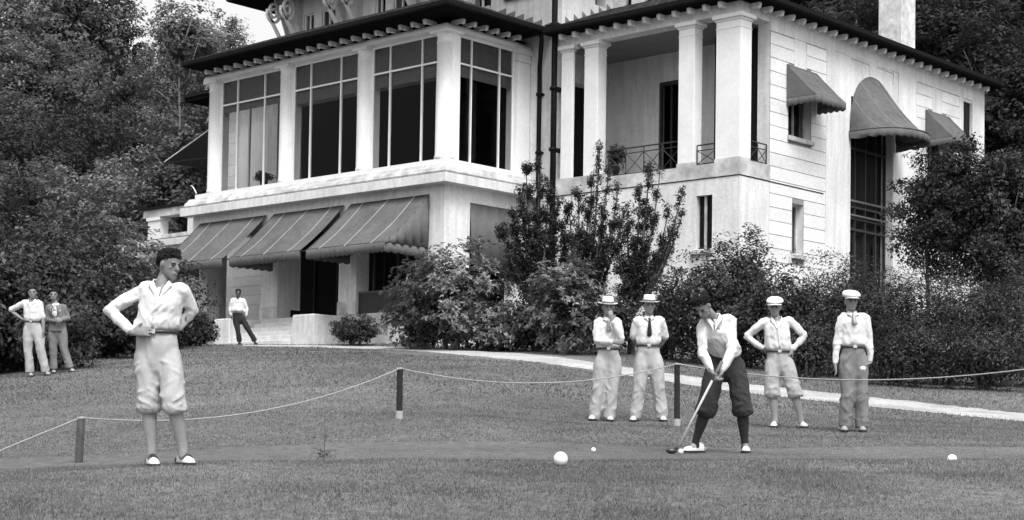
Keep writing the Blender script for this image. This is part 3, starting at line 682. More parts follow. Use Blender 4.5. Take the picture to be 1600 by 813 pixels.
# ------------------------------------------------------------------ awnings
def scallop(mb, pa, pb, h, n, out=Vector((0,0,0)), th=.006, amp=.05):
    """hanging valance between two points with a scalloped lower edge"""
    pa, pb = Vector(pa), Vector(pb); S = n*6; dirv = (pb-pa).normalized(); nn = dirv.cross(UP).normalized()*th
    rows = []
    for i in range(S+1):
        p = pa.lerp(pb, i/S); ph = (i % 6)/6; z = h-amp*(1-abs(math.sin(math.pi*ph))) ; wob = nn*.5*math.sin(i*.37)
        rows.append([p+wob*.3, p-UP*z*.5+wob+out*.5, p-UP*z+wob*1.5+out, p-UP*z+wob*1.5+out+nn, p-UP*z*.5+wob+out*.5+nn, p+wob*.3+nn])
    mb.rings(rows)
def slope_awning(x0, x1, y0, z0, y1, z1, label, group, full=True):
    r = thing('awning', ((x0+x1)/2, y0, z0), label, 'awning', group)
    def pt(u, v):                                       # u across, v down the slope; cloth sags between its frame
        x = x0+(x1-x0)*u; s = .08*math.sin(math.pi*v); y = y0+(y1-y0)*v; z = z0+(z1-z0)*v-s*(.8+.5*math.sin(u*9))
        return Vector((x, y, z))
    NU, NV = 26, 12; mb = MB()
    top = [[pt(i/NU, j/NV) for i in range(NU+1)] for j in range(NV+1)]
    mb.rings([[p for p in row]+[p-UP*.012 for p in row[::-1]] for row in top]); mb.build('canopy', M['awn'], r, True)
    for u in (.17,.5,.83):
        q = MB().rings([[pt(u-.006,j/NV)+UP*.008, pt(u-.006,j/NV)+UP*.016, pt(u+.006,j/NV)+UP*.016, pt(u+.006,j/NV)+UP*.008] for j in range(NV+1)]); q.build('seam', M['seam'], r)
    v = MB(); scallop(v, (x0,y1,z1), (x1,y1,z1), .30, 16, Vector((0,.04,0))); v.build('valance', M['awn'], r, True)
    for x, s in ((x0,1),(x1,-1)) if full else ((x0,1),):                        # draped side curtains with folds and their own valance
        c = MB(); rows = []
        for j in range(17):
            t = j/16; y = y0+(y1-y0)*t; zt = z0+(z1-z0)*t-.08*math.sin(math.pi*t)-.005; f = .035*math.sin(t*34)
            rows.append([Vector((x-f*s, y, zt)), Vector((x-f*1.6*s-.02*s, y, (zt+z1)/2-.02)), Vector((x-f*2*s, y, z1-.0)), Vector((x-f*2*s+.012, y, z1)), Vector((x-f*1.6*s-.02*s+.012, y, (zt+z1)/2-.02)), Vector((x-f*s+.012, y, zt))])
        c.rings(rows); c.build('side_curtain', M['awn_d'], r, True)
        c = MB(); scallop(c, (x,y1,z1), (x,y0,z1), .30, 6); c.build('side_valance', M['awn_d'], r, True)
    f = MB().tube([(x0+.03,y0,z1+.02),(x0+.03,y1+.03,z1+.02),(x1-.03,y1+.03,z1+.02),(x1-.03,y0,z1+.02)], .018, 6); f.build('awning_frame', M['iron'], r)
    return r
for (x0,x1,lb) in ((-47.72,-44.02,'grey canvas awning over the terrace, nearest the side porch and behind the tall man'),(-43.62,-40.05,'grey canvas awning over the entrance steps, middle of the terrace row'),(-39.72,-36.14,'grey canvas awning at the bay corner, beside the pale leafed rhododendron')):
    slope_awning(x0, x1, YF-.04, 7.70, 33.7, 6.02, lb, 'awnings over the ground floor terrace', x0 > -40)
# roller blind in the side opening of the bay
b = MB(); rows = []
for j in range(15):
    y = 36.76+(38.93-36.76)*j/14; f = .02*math.sin(j*1.9); rows.append([Vector((XS-.02+f,y,7.50)), Vector((XS+.05+f,y,6.6)), Vector((XS+.10+f,y,5.6)), Vector((XS+.08+f,y,5.6)), Vector((XS+.03+f,y,6.6)), Vector((XS-.04+f,y,7.5))])
b.rings(rows); bl = b.build('hanging_blind', M['awn_d'], None, True); tag(bl, 'flat dark grey canvas blind hanging in the side opening beyond the rhododendron', 'blind')
# small window awnings on the side wall
def window_awning(y0,y1,label,grp):
    r = thing('awning', (XW, (y0+y1)/2, 11.5), label, 'awning', grp); x0, x1, z0, z1 = XW+.01, XW+1.02, 11.55, 10.52
    mb = MB(); mb.rings([[Vector((x0+(x1-x0)*t, y, z0+(z1-z0)*t-.04*math.sin(math.pi*t))) for y in np.linspace(y0,y1,9)]+[Vector((x0+(x1-x0)*t, y, z0-.014+(z1-z0)*t-.04*math.sin(math.pi*t))) for y in np.linspace(y1,y0,9)] for t in np.linspace(0,1,8)]); mb.build('canopy', M['awn'], r, True)
    v = MB(); scallop(v, (x1,y0,z1), (x1,y1,z1), .26, 6); v.build('valance', M['awn'], r, True)
    for y in (y0+.005,y1-.005):
        c = MB().prism([(x0,z0-.02),(x1-.02,z1-.01),(x0,z1-.01)],1,y-.006,y+.006); c.build('side_curtain', M['awn_d'], r)
        c = MB(); scallop(c, (x1,y,z1), (x0,y,z1), .26, 5); c.build('side_valance', M['awn_d'], r, True)
window_awning(41.6,43.3,'small grey scalloped awning over the window left of the arched hood','window awnings on the side wall')
window_awning(50.1,51.8,'small grey scalloped awning partly behind the tree, right of the arched hood','window awnings on the side wall')
# big rounded hood awning over the tall window
hood = thing('awning', (XW, 46.65, 10.0), 'large rounded grey hood awning arching over the tall side window', 'hood awning')
mb = MB(); rows = []
yc, hw_, xo = 46.65, 1.42, 1.75
for j in range(15):                                      # j from wall arch to front hoop, flaring outwards
    t = j/14; e = t**1.0; rows.append([])
    zc_, rz_ = 10.15-.10*t, 1.85*(1-t)**1.35+.02
    for i in range(27):
        a = math.pi*i/26; yy = yc-math.cos(a)*hw_*(1+.04*t); out = xo*e*(math.sin(a)**.55 if 0 < i < 26 else 0)
        rows[-1].append(Vector((XW+.02+out, yy, zc_+rz_*math.sin(a)**.85-.05*math.sin(t*3.14)*(1+.6*math.sin(i*1.7)) if 0 < i < 26 else zc_)))
outer = rows; mb.rings([r+[p-Vector((.01,0,.012)) for p in r[::-1]] for r in outer]); mb.build('canopy', M['awn'], hood, True)
v = MB(); fr = outer[-1]; vr = []
for i in range(26*6+1):
    q = i/6; k = min(int(q), 25); p = fr[k].lerp(fr[k+1], q-k); ph = (i % 10)/10
    z = .27-.05*(1-abs(math.sin(math.pi*ph))); vr.append([p, p-UP*z*.5, p-UP*z, p-UP*z+Vector((-.012,0,0)), p-UP*z*.5+Vector((-.012,0,0)), p+Vector((-.012,0,0))])
v.rings(vr); v.build('valance', M['awn_d'], hood, True)
for i_ in (4,8,13,18,22): MB().tube([outer[j_][i_]+Vector((.008,0,.004)) for j_ in range(15)], .008, 5).build('seam', M['seam'], hood, True)
MB().tube([p+Vector((.006,0,0)) for p in outer[-1]], .011, 5).build('hoop', M['iron'], hood, True)
# awning on the left side wall
lw = thing('awning', (-52.3, 41, 12), 'dark sloping awning jutting from the far left wall towards the woods', 'awning')
MB().rings([[Vector((-52.3,y,12.55)),Vector((-55.9,y,11.35)),Vector((-55.9,y,11.33)),Vector((-52.3,y,12.53))] for y in (39.8,43.5)]).build('canopy', mat('left_awning_cloth', .10, .9, .1, 6), lw)
w = MB().tube([(-52.3,39.8,12.57),(-55.92,39.8,11.36)], .026, 6); w.build('awning_frame', M['trim'], lw); MB().tube([(-55.9,39.82,11.33),(-52.3,39.82,11.2)], .015, 6).build('awning_stay', M['iron'], lw)

# ------------------------------------------------------------------ foliage builders
def unit(rng, n):
    v = rng.normal(size=(n,3)); return v/np.linalg.norm(v, axis=1, keepdims=True)
def crown_mesh(name, m, seed, rx, ry, z0, z1, nclump, per, lsize, rc, shape='dome', whorl=False, asp=2., fillr=.35, low=0., dens=1., inner=0):
    """leaf clumps through an ellipsoid-like volume; origin at the base of the plant"""
    rng = np.random.default_rng(seed); cz, hz = (z0+z1)/2, (z1-z0)/2
    nclump = int(nclump*dens); u = unit(rng, nclump); rad = np.where(rng.uniform(0,1,nclump) < fillr, rng.uniform(.25,.8,nclump), rng.uniform(.82,1.04,nclump))
    lob = 1+.16*np.sin(u[:,0]*5+seed)+.14*np.sin(u[:,1]*6+seed*2)*np.cos(u[:,2]*4+seed)
    c = u*(rad*lob)[:,None]*np.array([rx,ry,hz])
    if shape == 'spread': c[:,2] *= .8+.2*np.cos(c[:,0]*2); 
    if shape == 'cone': k = 1-.55*(c[:,2]/hz*.5+.5); c[:,0] *= k*1.25; c[:,1] *= k*1.25
    c[:,2] += cz; c[:,2] = np.maximum(c[:,2], z0+low*rng.uniform(0,1,nclump))
    dirs = (c-np.array([0,0,cz-.25*hz])); dirs /= np.linalg.norm(dirs,axis=1,keepdims=True)+1e-6
    rcs = rc*rng.uniform(.6,1.35,nclump); k = per
    C = np.repeat(c,k,0); D = np.repeat(dirs,k,0); RC = np.repeat(rcs,k)
    if whorl:                                            # rosettes: leaves radiating round each twig tip
        nw = nclump*k; wc = C+unit(rng,nw)*(RC*rng.uniform(.2,1,nw)**.5)[:,None]*np.array([1,1,.75]); wd = D+unit(rng,nw)*.5+np.array([0,0,.45]); wd /= np.linalg.norm(wd,axis=1,keepdims=True)
        L = 7; C2 = np.repeat(wc,L,0); D2 = np.repeat(wd,L,0); r = rng.normal(size=(len(C2),3)); t = np.cross(D2,r); t /= np.linalg.norm(t,axis=1,keepdims=True)+1e-9
        s = lsize*rng.uniform(.7,1.25,len(C2)); axis = t*.9+D2*rng.uniform(.0,.5,(len(C2),1)); cen = C2+axis*s[:,None]
        nrm = D2*1.0+unit(rng,len(C2))*.25-t*.2
        side = np.cross(nrm, axis); side /= np.linalg.norm(side,axis=1,keepdims=True)+1e-9
        a = C2; b = cen+side*(s/3.2)[:,None]; cc = C2+axis*(2*s)[:,None]-D2*(s*.35)[:,None]; d = cen-side*(s/3.2)[:,None]
        V = np.stack([a,b,cc,d],1).reshape(-1,3); n = len(C2)
        me = bpy.data.meshes.new(name); me.vertices.add(4*n); me.vertices.foreach_set('co', V.ravel()); me.loops.add(4*n); me.loops.foreach_set('vertex_index', np.arange(4*n,dtype=np.int32))
        me.polygons.add(n); me.polygons.foreach_set('loop_start', np.arange(0,4*n,4,dtype=np.int32)); me.polygons.foreach_set('loop_total', np.full(n,4,dtype=np.int32)); me.materials.append(m); me.update(calc_edges=True); return me
    n = nclump*k; off = unit(rng,n)*(RC*rng.uniform(.15,1,n)**.45)[:,None]*np.array([1,1,.7])
    N = D*.9+off/RC[:,None]*.5+unit(rng,n)*.8+np.array([0,0,.35])
    Cn = C+off; SZ = lsize*rng.uniform(.6,1.4,n)
    if inner:
        ui = unit(rng, inner)*(rng.uniform(.05,.72,inner)[:,None])*np.array([rx,ry,hz]); ui[:,2] += cz; ui[:,2] = np.maximum(ui[:,2], z0+.1)
        Cn = np.concatenate([Cn, ui]); N = np.concatenate([N, unit(rng,inner)]); SZ = np.concatenate([SZ, np.full(inner, lsize*1.5)])
    return leaves_mesh(name, Cn, N, SZ, rng, asp, m)
def trunk_mesh(mb, base, h, r, rng, nb=5, spread=.35, lean=(0,0), z_first=.35, curve=.05):
    pts = []; rad = []
    for k in range(8):
        t = k/7; pts.append(Vector((base[0]+lean[0]*t+curve*math.sin(t*5+base[0])*h*.2, base[1]+lean[1]*t+curve*math.cos(t*4)*h*.15, base[2]+h*t))); rad.append(r*(1.25 if k == 0 else 1-.75*t))
    mb.tube(pts, rad, 8)
    for b in range(nb):
        t = z_first+(1-z_first)*b/max(nb,1); p = pts[0].lerp(pts[-1], t); i = min(int(t*7),6); p = pts[i].lerp(pts[i+1], t*7-i)
        a = rng.uniform(0,6.28); ln = h*spread*(1.1-t*.6); d = Vector((math.cos(a),math.sin(a),rng.uniform(.5,1.1)))
        q = p+d*ln*.5+Vector((0,0,.05*ln)); e = p+d*ln+Vector((rng.uniform(-.1,.1)*ln,rng.uniform(-.1,.1)*ln,.2*ln)); rr = r*.42*(1.1-t*.6)
        mb.tube([p,q,e],[rr,rr*.7,rr*.2],6)
        for s in range(2):
            d2 = Vector((math.cos(a+1.2-2.4*s),math.sin(a+1.2-2.4*s),.8)); mb.tube([q,q+d2*ln*.4],[rr*.5,rr*.12],5)
    return mb
def plant(name, loc, label, cat, crowns, stems, group=None, yaw=0., sc=1.):
    r = thing(name, loc, label, cat, group); r.rotation_euler = (0,0,yaw); r.scale = (sc,sc,sc)
    for nm, me in crowns:
        o = bpy.data.objects.new(nm, me); COL.objects.link(o); o.parent = r
    for nm, me in stems:
        o = bpy.data.objects.new(nm, me); COL.objects.link(o); o.parent = r
    return r
def tomesh(mb, name, m, smooth=True):
    me = bpy.data.meshes.new(name); me.from_pydata(mb.v, [], mb.f); me.materials.append(m)
    if smooth: me.polygons.foreach_set('use_smooth', [True]*len(me.polygons))
    me.update(); return me
def stems_mesh(seed, n, h, r, spread):
    rng = random.Random(seed); mb = MB()
    for k in range(n):
        a = rng.uniform(0,6.28); e = rng.uniform(.5,1)*spread; p0 = Vector((math.cos(a)*.15,math.sin(a)*.15,-.1)); p2 = Vector((math.cos(a)*e,math.sin(a)*e,h*rng.uniform(.6,.95)))
        p1 = p0.lerp(p2,.5)+Vector((rng.uniform(-.1,.1),rng.uniform(-.1,.1),.1)); mb.tube([p0,p1,p2],[r,r*.7,r*.25],6)
    return tomesh(mb, 'stem', M['bark'])

# ------------------------------------------------------------------ shrubs by the house
def shrub(name, px, d, rx, ry, h, label, m, seed, ncl, per, ls, rc, whorl=False, cat='shrub', asp=2., fillr=.35, z0=.0, dz=0., group=None, stems=6):
    p = gpt(px, d); p.z += dz
    me = crown_mesh('foliage', M[m], seed, rx, ry, z0, h, ncl, per, ls, rc, whorl=whorl, asp=asp, fillr=fillr, low=.35, dens=2.1 if whorl else 2.0, inner=3200)
    cr = [('foliage', me)]
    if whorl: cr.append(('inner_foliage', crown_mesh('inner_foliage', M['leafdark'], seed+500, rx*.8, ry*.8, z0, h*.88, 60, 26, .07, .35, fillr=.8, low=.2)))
    return plant(name, p, label, cat, cr, [('stem', stems_mesh(seed, stems, h*.75, .04, min(rx,ry)*.6))], group)
shrub('rhododendron', 702, 44.2, 1.60, 1.3, 2.85, 'big pale leafed rhododendron mounded against the bay corner', 'leafpale', 11, 95, 11, .075, .34, whorl=True, cat='shrub')
shrub('rhododendron', 652, 45.0, .80, .8, 2.1, 'left lobe shrub hugging the pale rhododendron under the last awning', 'leafpale', 12, 34, 10, .075, .32, whorl=True)
shrub('clipped_bush', 553, 47.8, .70, .62, .86, 'small dark rounded bush beside the stair block', 'leafdark', 13, 90, 34, .04, .13, asp=3.2, fillr=.2)
shrub('laurel_shrub', 885, 40.5, 1.05, .9, 2.35, 'mid grey leafy shrub left of the man in the brimmed hat with hand on chin', 'leafpale', 14, 60, 9, .07, .32, whorl=True)
shrub('laurel_shrub', 950, 41.5, .75, .8, 1.6, 'low leafy shrub behind the man in the brimmed hat with hand on chin', 'leaf', 15, 60, 26, .05, .3)
shrub('broadleaf_shrub', 830, 42.5, .8, .8, 1.5, 'low dark shrub filling the gap right of the rhododendron', 'leaf', 16, 60, 24, .055, .3)
shrub('broadleaf_shrub', 775, 43.0, .8, .7, 1.2, 'low leafy shrub at the right foot of the rhododendron', 'leafpale', 17, 36, 9, .065, .3, whorl=True)
shrub('privet_shrub', 1105, 38.5, 1.10, .9, 2.75, 'tall leafy shrub directly behind the putting golfer', 'leaf', 18, 120, 36, .045, .30)
shrub('privet_shrub', 1165, 39.0, .75, .8, 3.15, 'upright shrub with twiggy top rising between golfer and knickerbocker man', 'leaf', 19, 110, 34, .045, .26)
shrub('privet_shrub', 1045, 40.0, .60, .6, 2.0, 'narrow leafy shrub between the hatted men and the golfer', 'leaf', 20, 60, 30, .045, .25)
shrub('privet_shrub', 1222, 37.5, 1.0, .9, 2.35, 'dense leafy shrub behind the knickerbocker man', 'leaf', 21, 110, 34, .045, .30)
shrub('spirea_shrub', 1300, 37.0, 1.15, 1.0, 2.75, 'feathery shrub behind the man in flat cap and necktie, left side', 'leaf', 22, 140, 42, .036, .28, asp=3)
shrub('spirea_shrub', 1385, 36.0, 1.2, 1.0, 2.6, 'feathery shrub right of the man in flat cap and necktie', 'leaf', 23, 150, 42, .036, .28, asp=3)
shrub('spirea_shrub', 1470, 35.2, 1.2, 1.0, 2.45, 'feathery shrub under the dark tree beside the side wall', 'leaf', 24, 150, 42, .036, .28, asp=3)
shrub('spirea_shrub', 1552, 34.5, 1.2, 1.0, 2.45, 'feathery shrub second from the right edge of the photo', 'leaf', 25, 150, 42, .036, .28, asp=3)
shrub('spirea_shrub', 1635, 33.6, 1.2, 1.0, 2.5, 'feathery shrub cut by the right edge of the photo', 'leaf', 26, 150, 42, .036, .28, asp=3)
shrub('spirea_shrub', 1260, 34.6, .85, .6, 1.35, 'low front shrub of the border between the two flat capped men', 'leaf', 27, 70, 34, .036, .25, asp=3)
shrub('spirea_shrub', 1420, 33.2, 1.3, .6, 1.35, 'low front shrub of the border right of the necktie man', 'leaf', 28, 80, 34, .036, .25, asp=3)
shrub('spirea_shrub', 1540, 32.2, 1.3, .6, 1.25, 'low front shrub of the border near the right edge', 'leaf', 29, 80, 34, .036, .25, asp=3)
# left border behind the pair and the tall man
shrub('border_shrub', 20, 38.5, 1.9, 1.3, 3.4, 'tall dark shrub at the left edge behind the two young men', 'leaf', 31, 190, 40, .06, .38)
shrub('border_shrub', 100, 41.0, 1.7, 1.3, 3.3, 'large shrub behind the man in the dark jacket', 'leaf', 32, 180, 40, .06, .38)
shrub('border_shrub', -60, 36.5, 1.9, 1.4, 3.6, 'tall shrub running out of the left edge', 'leaf', 33, 180, 40, .06, .38)
shrub('rhododendron', 180, 44.0, 1.9, 1.3, 3.4, 'pale leafed shrub between the dark jacket man and the tall man', 'leafpale', 34, 80, 11, .08, .4, whorl=True)
shrub('border_shrub', 235, 47.0, 1.6, 1.2, 2.6, 'dark shrub right behind the tall man at his elbow', 'leafdark', 35, 130, 36, .055, .36)
shrub('border_shrub', 60, 36.2, 1.8, .8, 1.6, 'low dark front shrub behind the legs of the two young men', 'leafdark', 36, 110, 34, .055, .32)
shrub('border_shrub', 165, 41.0, 1.9, .8, 1.5, 'low dark front shrub left of the tall man', 'leafdark', 37, 110, 34, .055, .32)
shrub('clipped_bush', 304, 49.0, .62, .6, .9, 'small dark bush between the tall man and the left stair block', 'leafdark', 38, 70, 30, .045, .2)
shrub('clipped_bush', 262, 48.5, .9, .7, 1.2, 'dark bush hidden partly behind the tall man waist', 'leafdark', 39, 80, 30, .045, .25)

# ------------------------------------------------------------------ slender ornamental trees with upswept branches
def ornamental(px, d, tips, label, seed, leafm='leaftree', stems=None):
    """tips: (px,py, width in metres) of each upswept leafy branch; the tree stands at px,d"""
    base = gpt(px, d); r = thing('ornamental_tree', base, label, 'tree'); rng = np.random.default_rng(seed); rr = random.Random(seed)
    mb = MB(); Cs = []; Ns = []
    trunk_top = base+Vector((0,0,1.0)); mb.tube([base-UP*.2, base+UP*.5, trunk_top], [.11,.09,.08], 8)
    for (tx, ty, wd) in tips:
        dd = d+rr.uniform(-.7,.7); tip = W(tx, ty, dd); out = tip-trunk_top
        ctrl = [trunk_top, trunk_top+Vector((out.x*.35,out.y*.35,out.z*.22)), trunk_top+Vector((out.x*.72,out.y*.72,out.z*.58)), tip]
        sp = spline(ctrl, 6); nS = len(sp); mb.tube(sp, [.055*(1-.88*i/nS) for i in range(nS)], 6)
        L = (sp[-1]-sp[0]).length; nl = int(L*860*wd/.35)
        for _ in range(int(L*9)):
            t = rr.uniform(.18,.97)*(nS-1); i = int(t); p = sp[i].lerp(sp[min(i+1,nS-1)], t-i); env = wd*(1.05-.75*(t/(nS-1)))
            a = rr.uniform(0,6.28); dv = Vector((math.cos(a)*env, math.sin(a)*env, rr.uniform(.25,.8)*env+.12)); mb.tube([p, p+dv],[.012,.004],4)
            k = max(5, int(nl/(L*9))); tt = rng.uniform(.1,1.15,(k,1)); Cs.append(np.array(p)+np.array(dv)*tt+rng.normal(0,.05,(k,3))); Ns.append(unit(rng,k)+np.array([0,0,.4]))
    C = np.concatenate(Cs); N = np.concatenate(Ns)
    me = leaves_mesh('foliage', C-np.array(base), N, 0.031*rng.uniform(.6,1.5,len(C)), rng, 2.2, M[leafm])
    o = bpy.data.objects.new('foliage', me); COL.objects.link(o); o.parent = r
    mb.build('trunk', M['bark'], r, True)
ornamental(838, 43.5, [(822,262,.36),(842,250,.30),(800,325,.42),(858,285,.36),(782,355,.42),(872,315,.36),(815,300,.42),(835,340,.5),(862,370,.5),(796,395,.5),(880,392,.5),(828,400,.5)], 'dark bushy ornamental tree in front of the downpipe beside the rhododendron', 51)
ornamental(912, 43.0, [(938,222,.15),(925,268,.24),(903,300,.32),(952,258,.18),(888,315,.34),(968,285,.17),(918,335,.40),(876,345,.36),(942,320,.30),(960,350,.34),(900,385,.44),(938,390,.44),(978,322,.2)], 'feathery ornamental tree in the middle whose thin tip reaches the loggia columns', 52)
ornamental(985, 42.0, [(1016,248,.20),(1032,264,.20),(1068,296,.14),(1000,296,.30),(1010,330,.36),(1046,325,.2),(980,335,.32),(1040,375,.24),(1068,330,.12),(990,375,.4),(965,372,.36),(1018,392,.32),(1056,352,.14)], 'right hand ornamental tree leaning over the path behind the second hatted man', 53)
# ------------------------------------------------------------------ dark tree at the right, by the side wall
tr = random.Random(77)
p = gpt(1447, 43.0); mb = MB(); trunk_mesh(mb, (0,0,-.2), 4.9, .075, tr, 9, .30, z_first=.45)
me = crown_mesh('crown', M['leaftree'], 61, 1.35, 1.5, 2.4, 5.7, 260, 80, .046, .32, fillr=.5, inner=4500)
me.transform(Matrix.Translation((.45,.25,0)))
plant('garden_tree', p, 'dark slender trunked tree standing against the side wall by the hood awning', 'tree', [('crown', me)], [('trunk', tomesh(mb, 'trunk', M['bark']))])
p = gpt(1572, 41.5); mb = MB(); trunk_mesh(mb, (0,0,-.2), 5.2, .13, tr, 9, .34, z_first=.3)
me = crown_mesh('crown', M['leaftree'], 62, 1.9, 1.8, 1.0, 6.1, 380, 78, .05, .38, fillr=.5, inner=6000)
plant('garden_tree', p, 'large nearly black tree at the right edge beyond the building end', 'tree', [('crown', me)], [('trunk', tomesh(mb, 'trunk', M['bark']))])
p = gpt(1690, 42.5)
plant('garden_tree', p, 'dark tree leaving the frame at the right edge', 'tree', [('crown', me)], [('trunk', tomesh(mb, 'trunk', M['bark']))], yaw=2.)

# ------------------------------------------------------------------ wooded hillside: every tree its own crown and trunk
HV = []
for s in range(6):
    rr = random.Random(200+s); mb = MB(); trunk_mesh(mb, (0,0,-.5), 9.6, .20, rr, 8, .32, z_first=.25)
    H = [11.0,12.0,10.2,11.5,12.5,10.8][s]; rx = [3.1,2.7,3.4,2.9,3.2,2.6][s]
    HV.append((crown_mesh('crown', M['leafhill'] if s % 3 else M['leafhilldark'], 210+s, rx, rx*.95, 1.2, H, 210, 60, .12, .75, fillr=.35, inner=1200, shape=('cone' if s in (1,5) else 'dome')), tomesh(mb, 'trunk', M['bark'])))
hr = random.Random(9); kinds = ['dense rounded tree in the wooded hillside behind the clubhouse','pointed tree in the wooded hillside behind the clubhouse']
cnt = 0
rows_ = [(54,-170,330,6),(60,-150,340,6),(66,-140,360,7),(72,-120,380,7),(80,-120,420,8),(89,-100,430,8),(99,-100,420,8)]
for d, a, b, nn in rows_:
    for k in range(nn+1):
        px = a+(b-a)*k/nn+hr.uniform(-22,22); dd = d+hr.uniform(-2.5,2.5); q = gpt(px, dd)
        if -55 < q.x < -24 and q.y < 57: continue
        if q.x > -57.5 and q.y < 50: continue
        s = hr.randrange(6); o = HV[s]; sc = hr.uniform(.62,.86)
        if 178 < px < 268 and d > 70: sc *= .62
        if 335 < px and d > 70: sc *= .72
        plant('hillside_tree', q-UP*.5, ('pointed' if s in (1,5) else 'dense rounded')+(' tree low on the wooded slope left of the clubhouse' if d < 68 else ' tree high on the wooded slope left of the clubhouse'), 'tree', [('crown', o[0])], [('trunk', o[1])], 'trees on the slope left of the clubhouse', hr.uniform(0,6.28), sc); cnt += 1
for d, a, b, nn in [(64,1230,1800,7),(70,1150,1800,8),(78,1080,1800,8),(88,1100,1800,8),(98,1100,1800,8),(110,1100,1800,8)]:
    for k in range(nn+1):
        px = a+(b-a)*k/nn+hr.uniform(-22,22); dd = d+hr.uniform(-2.5,2.5); q = gpt(px, dd)
        if q.x < -22 and q.y < 58: continue
        s = hr.choice([0,3]); o = HV[s]; sc = hr.uniform(.85,1.1)
        plant('hillside_tree', q-UP*.5, ('pointed' if s in (1,5) else 'dense rounded')+(' dark tree just beyond the right wing of the clubhouse' if d < 74 else ' dark tree high behind the chimney and right wing roof'), 'tree', [('crown', o[0])], [('trunk', o[1])], 'trees behind the right wing', hr.uniform(0,6.28), sc); cnt += 1
for px, d, sc in ((-20,97,1.12),(45,96,1.12),(110,97,1.1),(135,99,1.0),(75,88,1.0),(10,86,1.0)):
    q = gpt(px, d); o = HV[hr.randrange(6)]
    plant('hillside_tree', q-UP*.5, 'tall hillside tree on the skyline at the upper left corner', 'tree', [('crown', o[0])], [('trunk', o[1])], 'skyline trees at the upper left', hr.uniform(0,6.28), sc)
for px, d, sc in ((425,88,.60),(398,92,.52)):
    q = gpt(px, d); o = HV[1 if px < 400 else 2]
    plant('hillside_tree', q-UP*.5, 'small hillside tree on the skyline in the gap under the upper roof corner, '+('left' if px < 400 else 'right')+' one', 'tree', [('crown', o[0])], [('trunk', o[1])], 'skyline trees by the roof corner', 1.2, sc)
# tall tree with pale forked limbs
TD = 71.; q = gpt(281, TD); q.z -= .3; top = W(285, 2, TD); Ht = top.z-q.z
mb = MB(); b0 = Vector((0,0,0))
def rel(px, py, dd=0.): return W(px, py, TD+dd)-q
mb.tube([b0, rel(281,260), rel(281,190), rel(280,130), rel(280,80), rel(282,30)], [.07,.065,.055,.045,.03,.01], 8)
for pts_ in ([(281,165),(290,150),(305,128),(309,108),(324,88)],[(281,140),(296,120),(300,96),(312,62)],[(280,185),(268,172),(262,156),(246,142)],[(281,120),(268,95),(255,70)],[(280,90),(290,60),(300,30)]):
    mb.tube([rel(x,y,(-.3 if i else 0)*i) for i,(x,y) in enumerate(pts_)], [.05,.04,.03,.02,.008][:len(pts_)], 6)
zc0 = rel(281,125).z
me = crown_mesh('crown', M['leafhill'], 71, 1.35, 1.4, zc0, Ht+.2, 120, 50, .10, .6, fillr=.6)
me2 = crown_mesh('foliage', M['leafhill'], 72, 1.7, 1.5, rel(281,360).z, rel(281,150).z, 130, 50, .11, .6, fillr=.3, inner=800)
plant('tall_tree', q, 'tall thin crowned tree with bare pale forked limbs left of the roof', 'tree', [('crown', me),('foliage', me2)], [('trunk', tomesh(mb, 'trunk', M['palebark']))])

# ------------------------------------------------------------------ people
def evalmesh(ob):
    dg = bpy.context.evaluated_depsgraph_get(); me = bpy.data.meshes.new_from_object(ob.evaluated_get(dg)); return me
def blend(mb, name, m, parent, vox, smooth=4, wr=0., wsc=9., seed=0, root=None, stretch=(1,1,.45), fs=.5, diag=0.):
    """fuse the overlapping pieces into one continuous skin"""
    me = bpy.data.meshes.new('tmp'); me.from_pydata([tuple(v) for v in mb.v], [], mb.f); me.update()
    o = bpy.data.objects.new('tmp', me); COL.objects.link(o)
    r = o.modifiers.new('r', 'REMESH'); r.mode = 'VOXEL'; r.voxel_size = vox; r.adaptivity = 0
    if smooth: s = o.modifiers.new('s', 'SMOOTH'); s.factor = fs; s.iterations = smooth
    me2 = evalmesh(o); bpy.data.objects.remove(o); bpy.data.meshes.remove(me)
    if wr:
        me2.update(); n = len(me2.vertices); co = np.zeros(n*3); me2.vertices.foreach_get('co', co); co = co.reshape(-1,3); no = np.zeros(n*3); me2.vertices.foreach_get('normal', no); no = no.reshape(-1,3)
        for i in range(n):
            p = Vector(co[i])*wsc; p = Vector((p.x*stretch[0]+seed+p.z*diag, p.y*stretch[1], p.z*stretch[2]))
            a = noise.noise(p); b = noise.noise(p*1.9+Vector((3,1,7))); co[i] += no[i]*wr*((1-3.0*min(abs(a),.5))+.5*(1-3.*min(abs(b),.5))-.75)
        me2.vertices.foreach_set('co', co.ravel())
    me2.polygons.foreach_set('use_smooth', [True]*len(me2.polygons))
    if root is not None: org = Vector(root)
    else:
        c = np.zeros(len(me2.vertices)*3); me2.vertices.foreach_get('co', c); c = c.reshape(-1,3); org = Vector(c.mean(0))
    me2.transform(Matrix.Translation(-org)); me2.name = name
    return meshobj(name, me2, parent, org, m)
def lerpv(a, b, t): return a+(b-a)*t
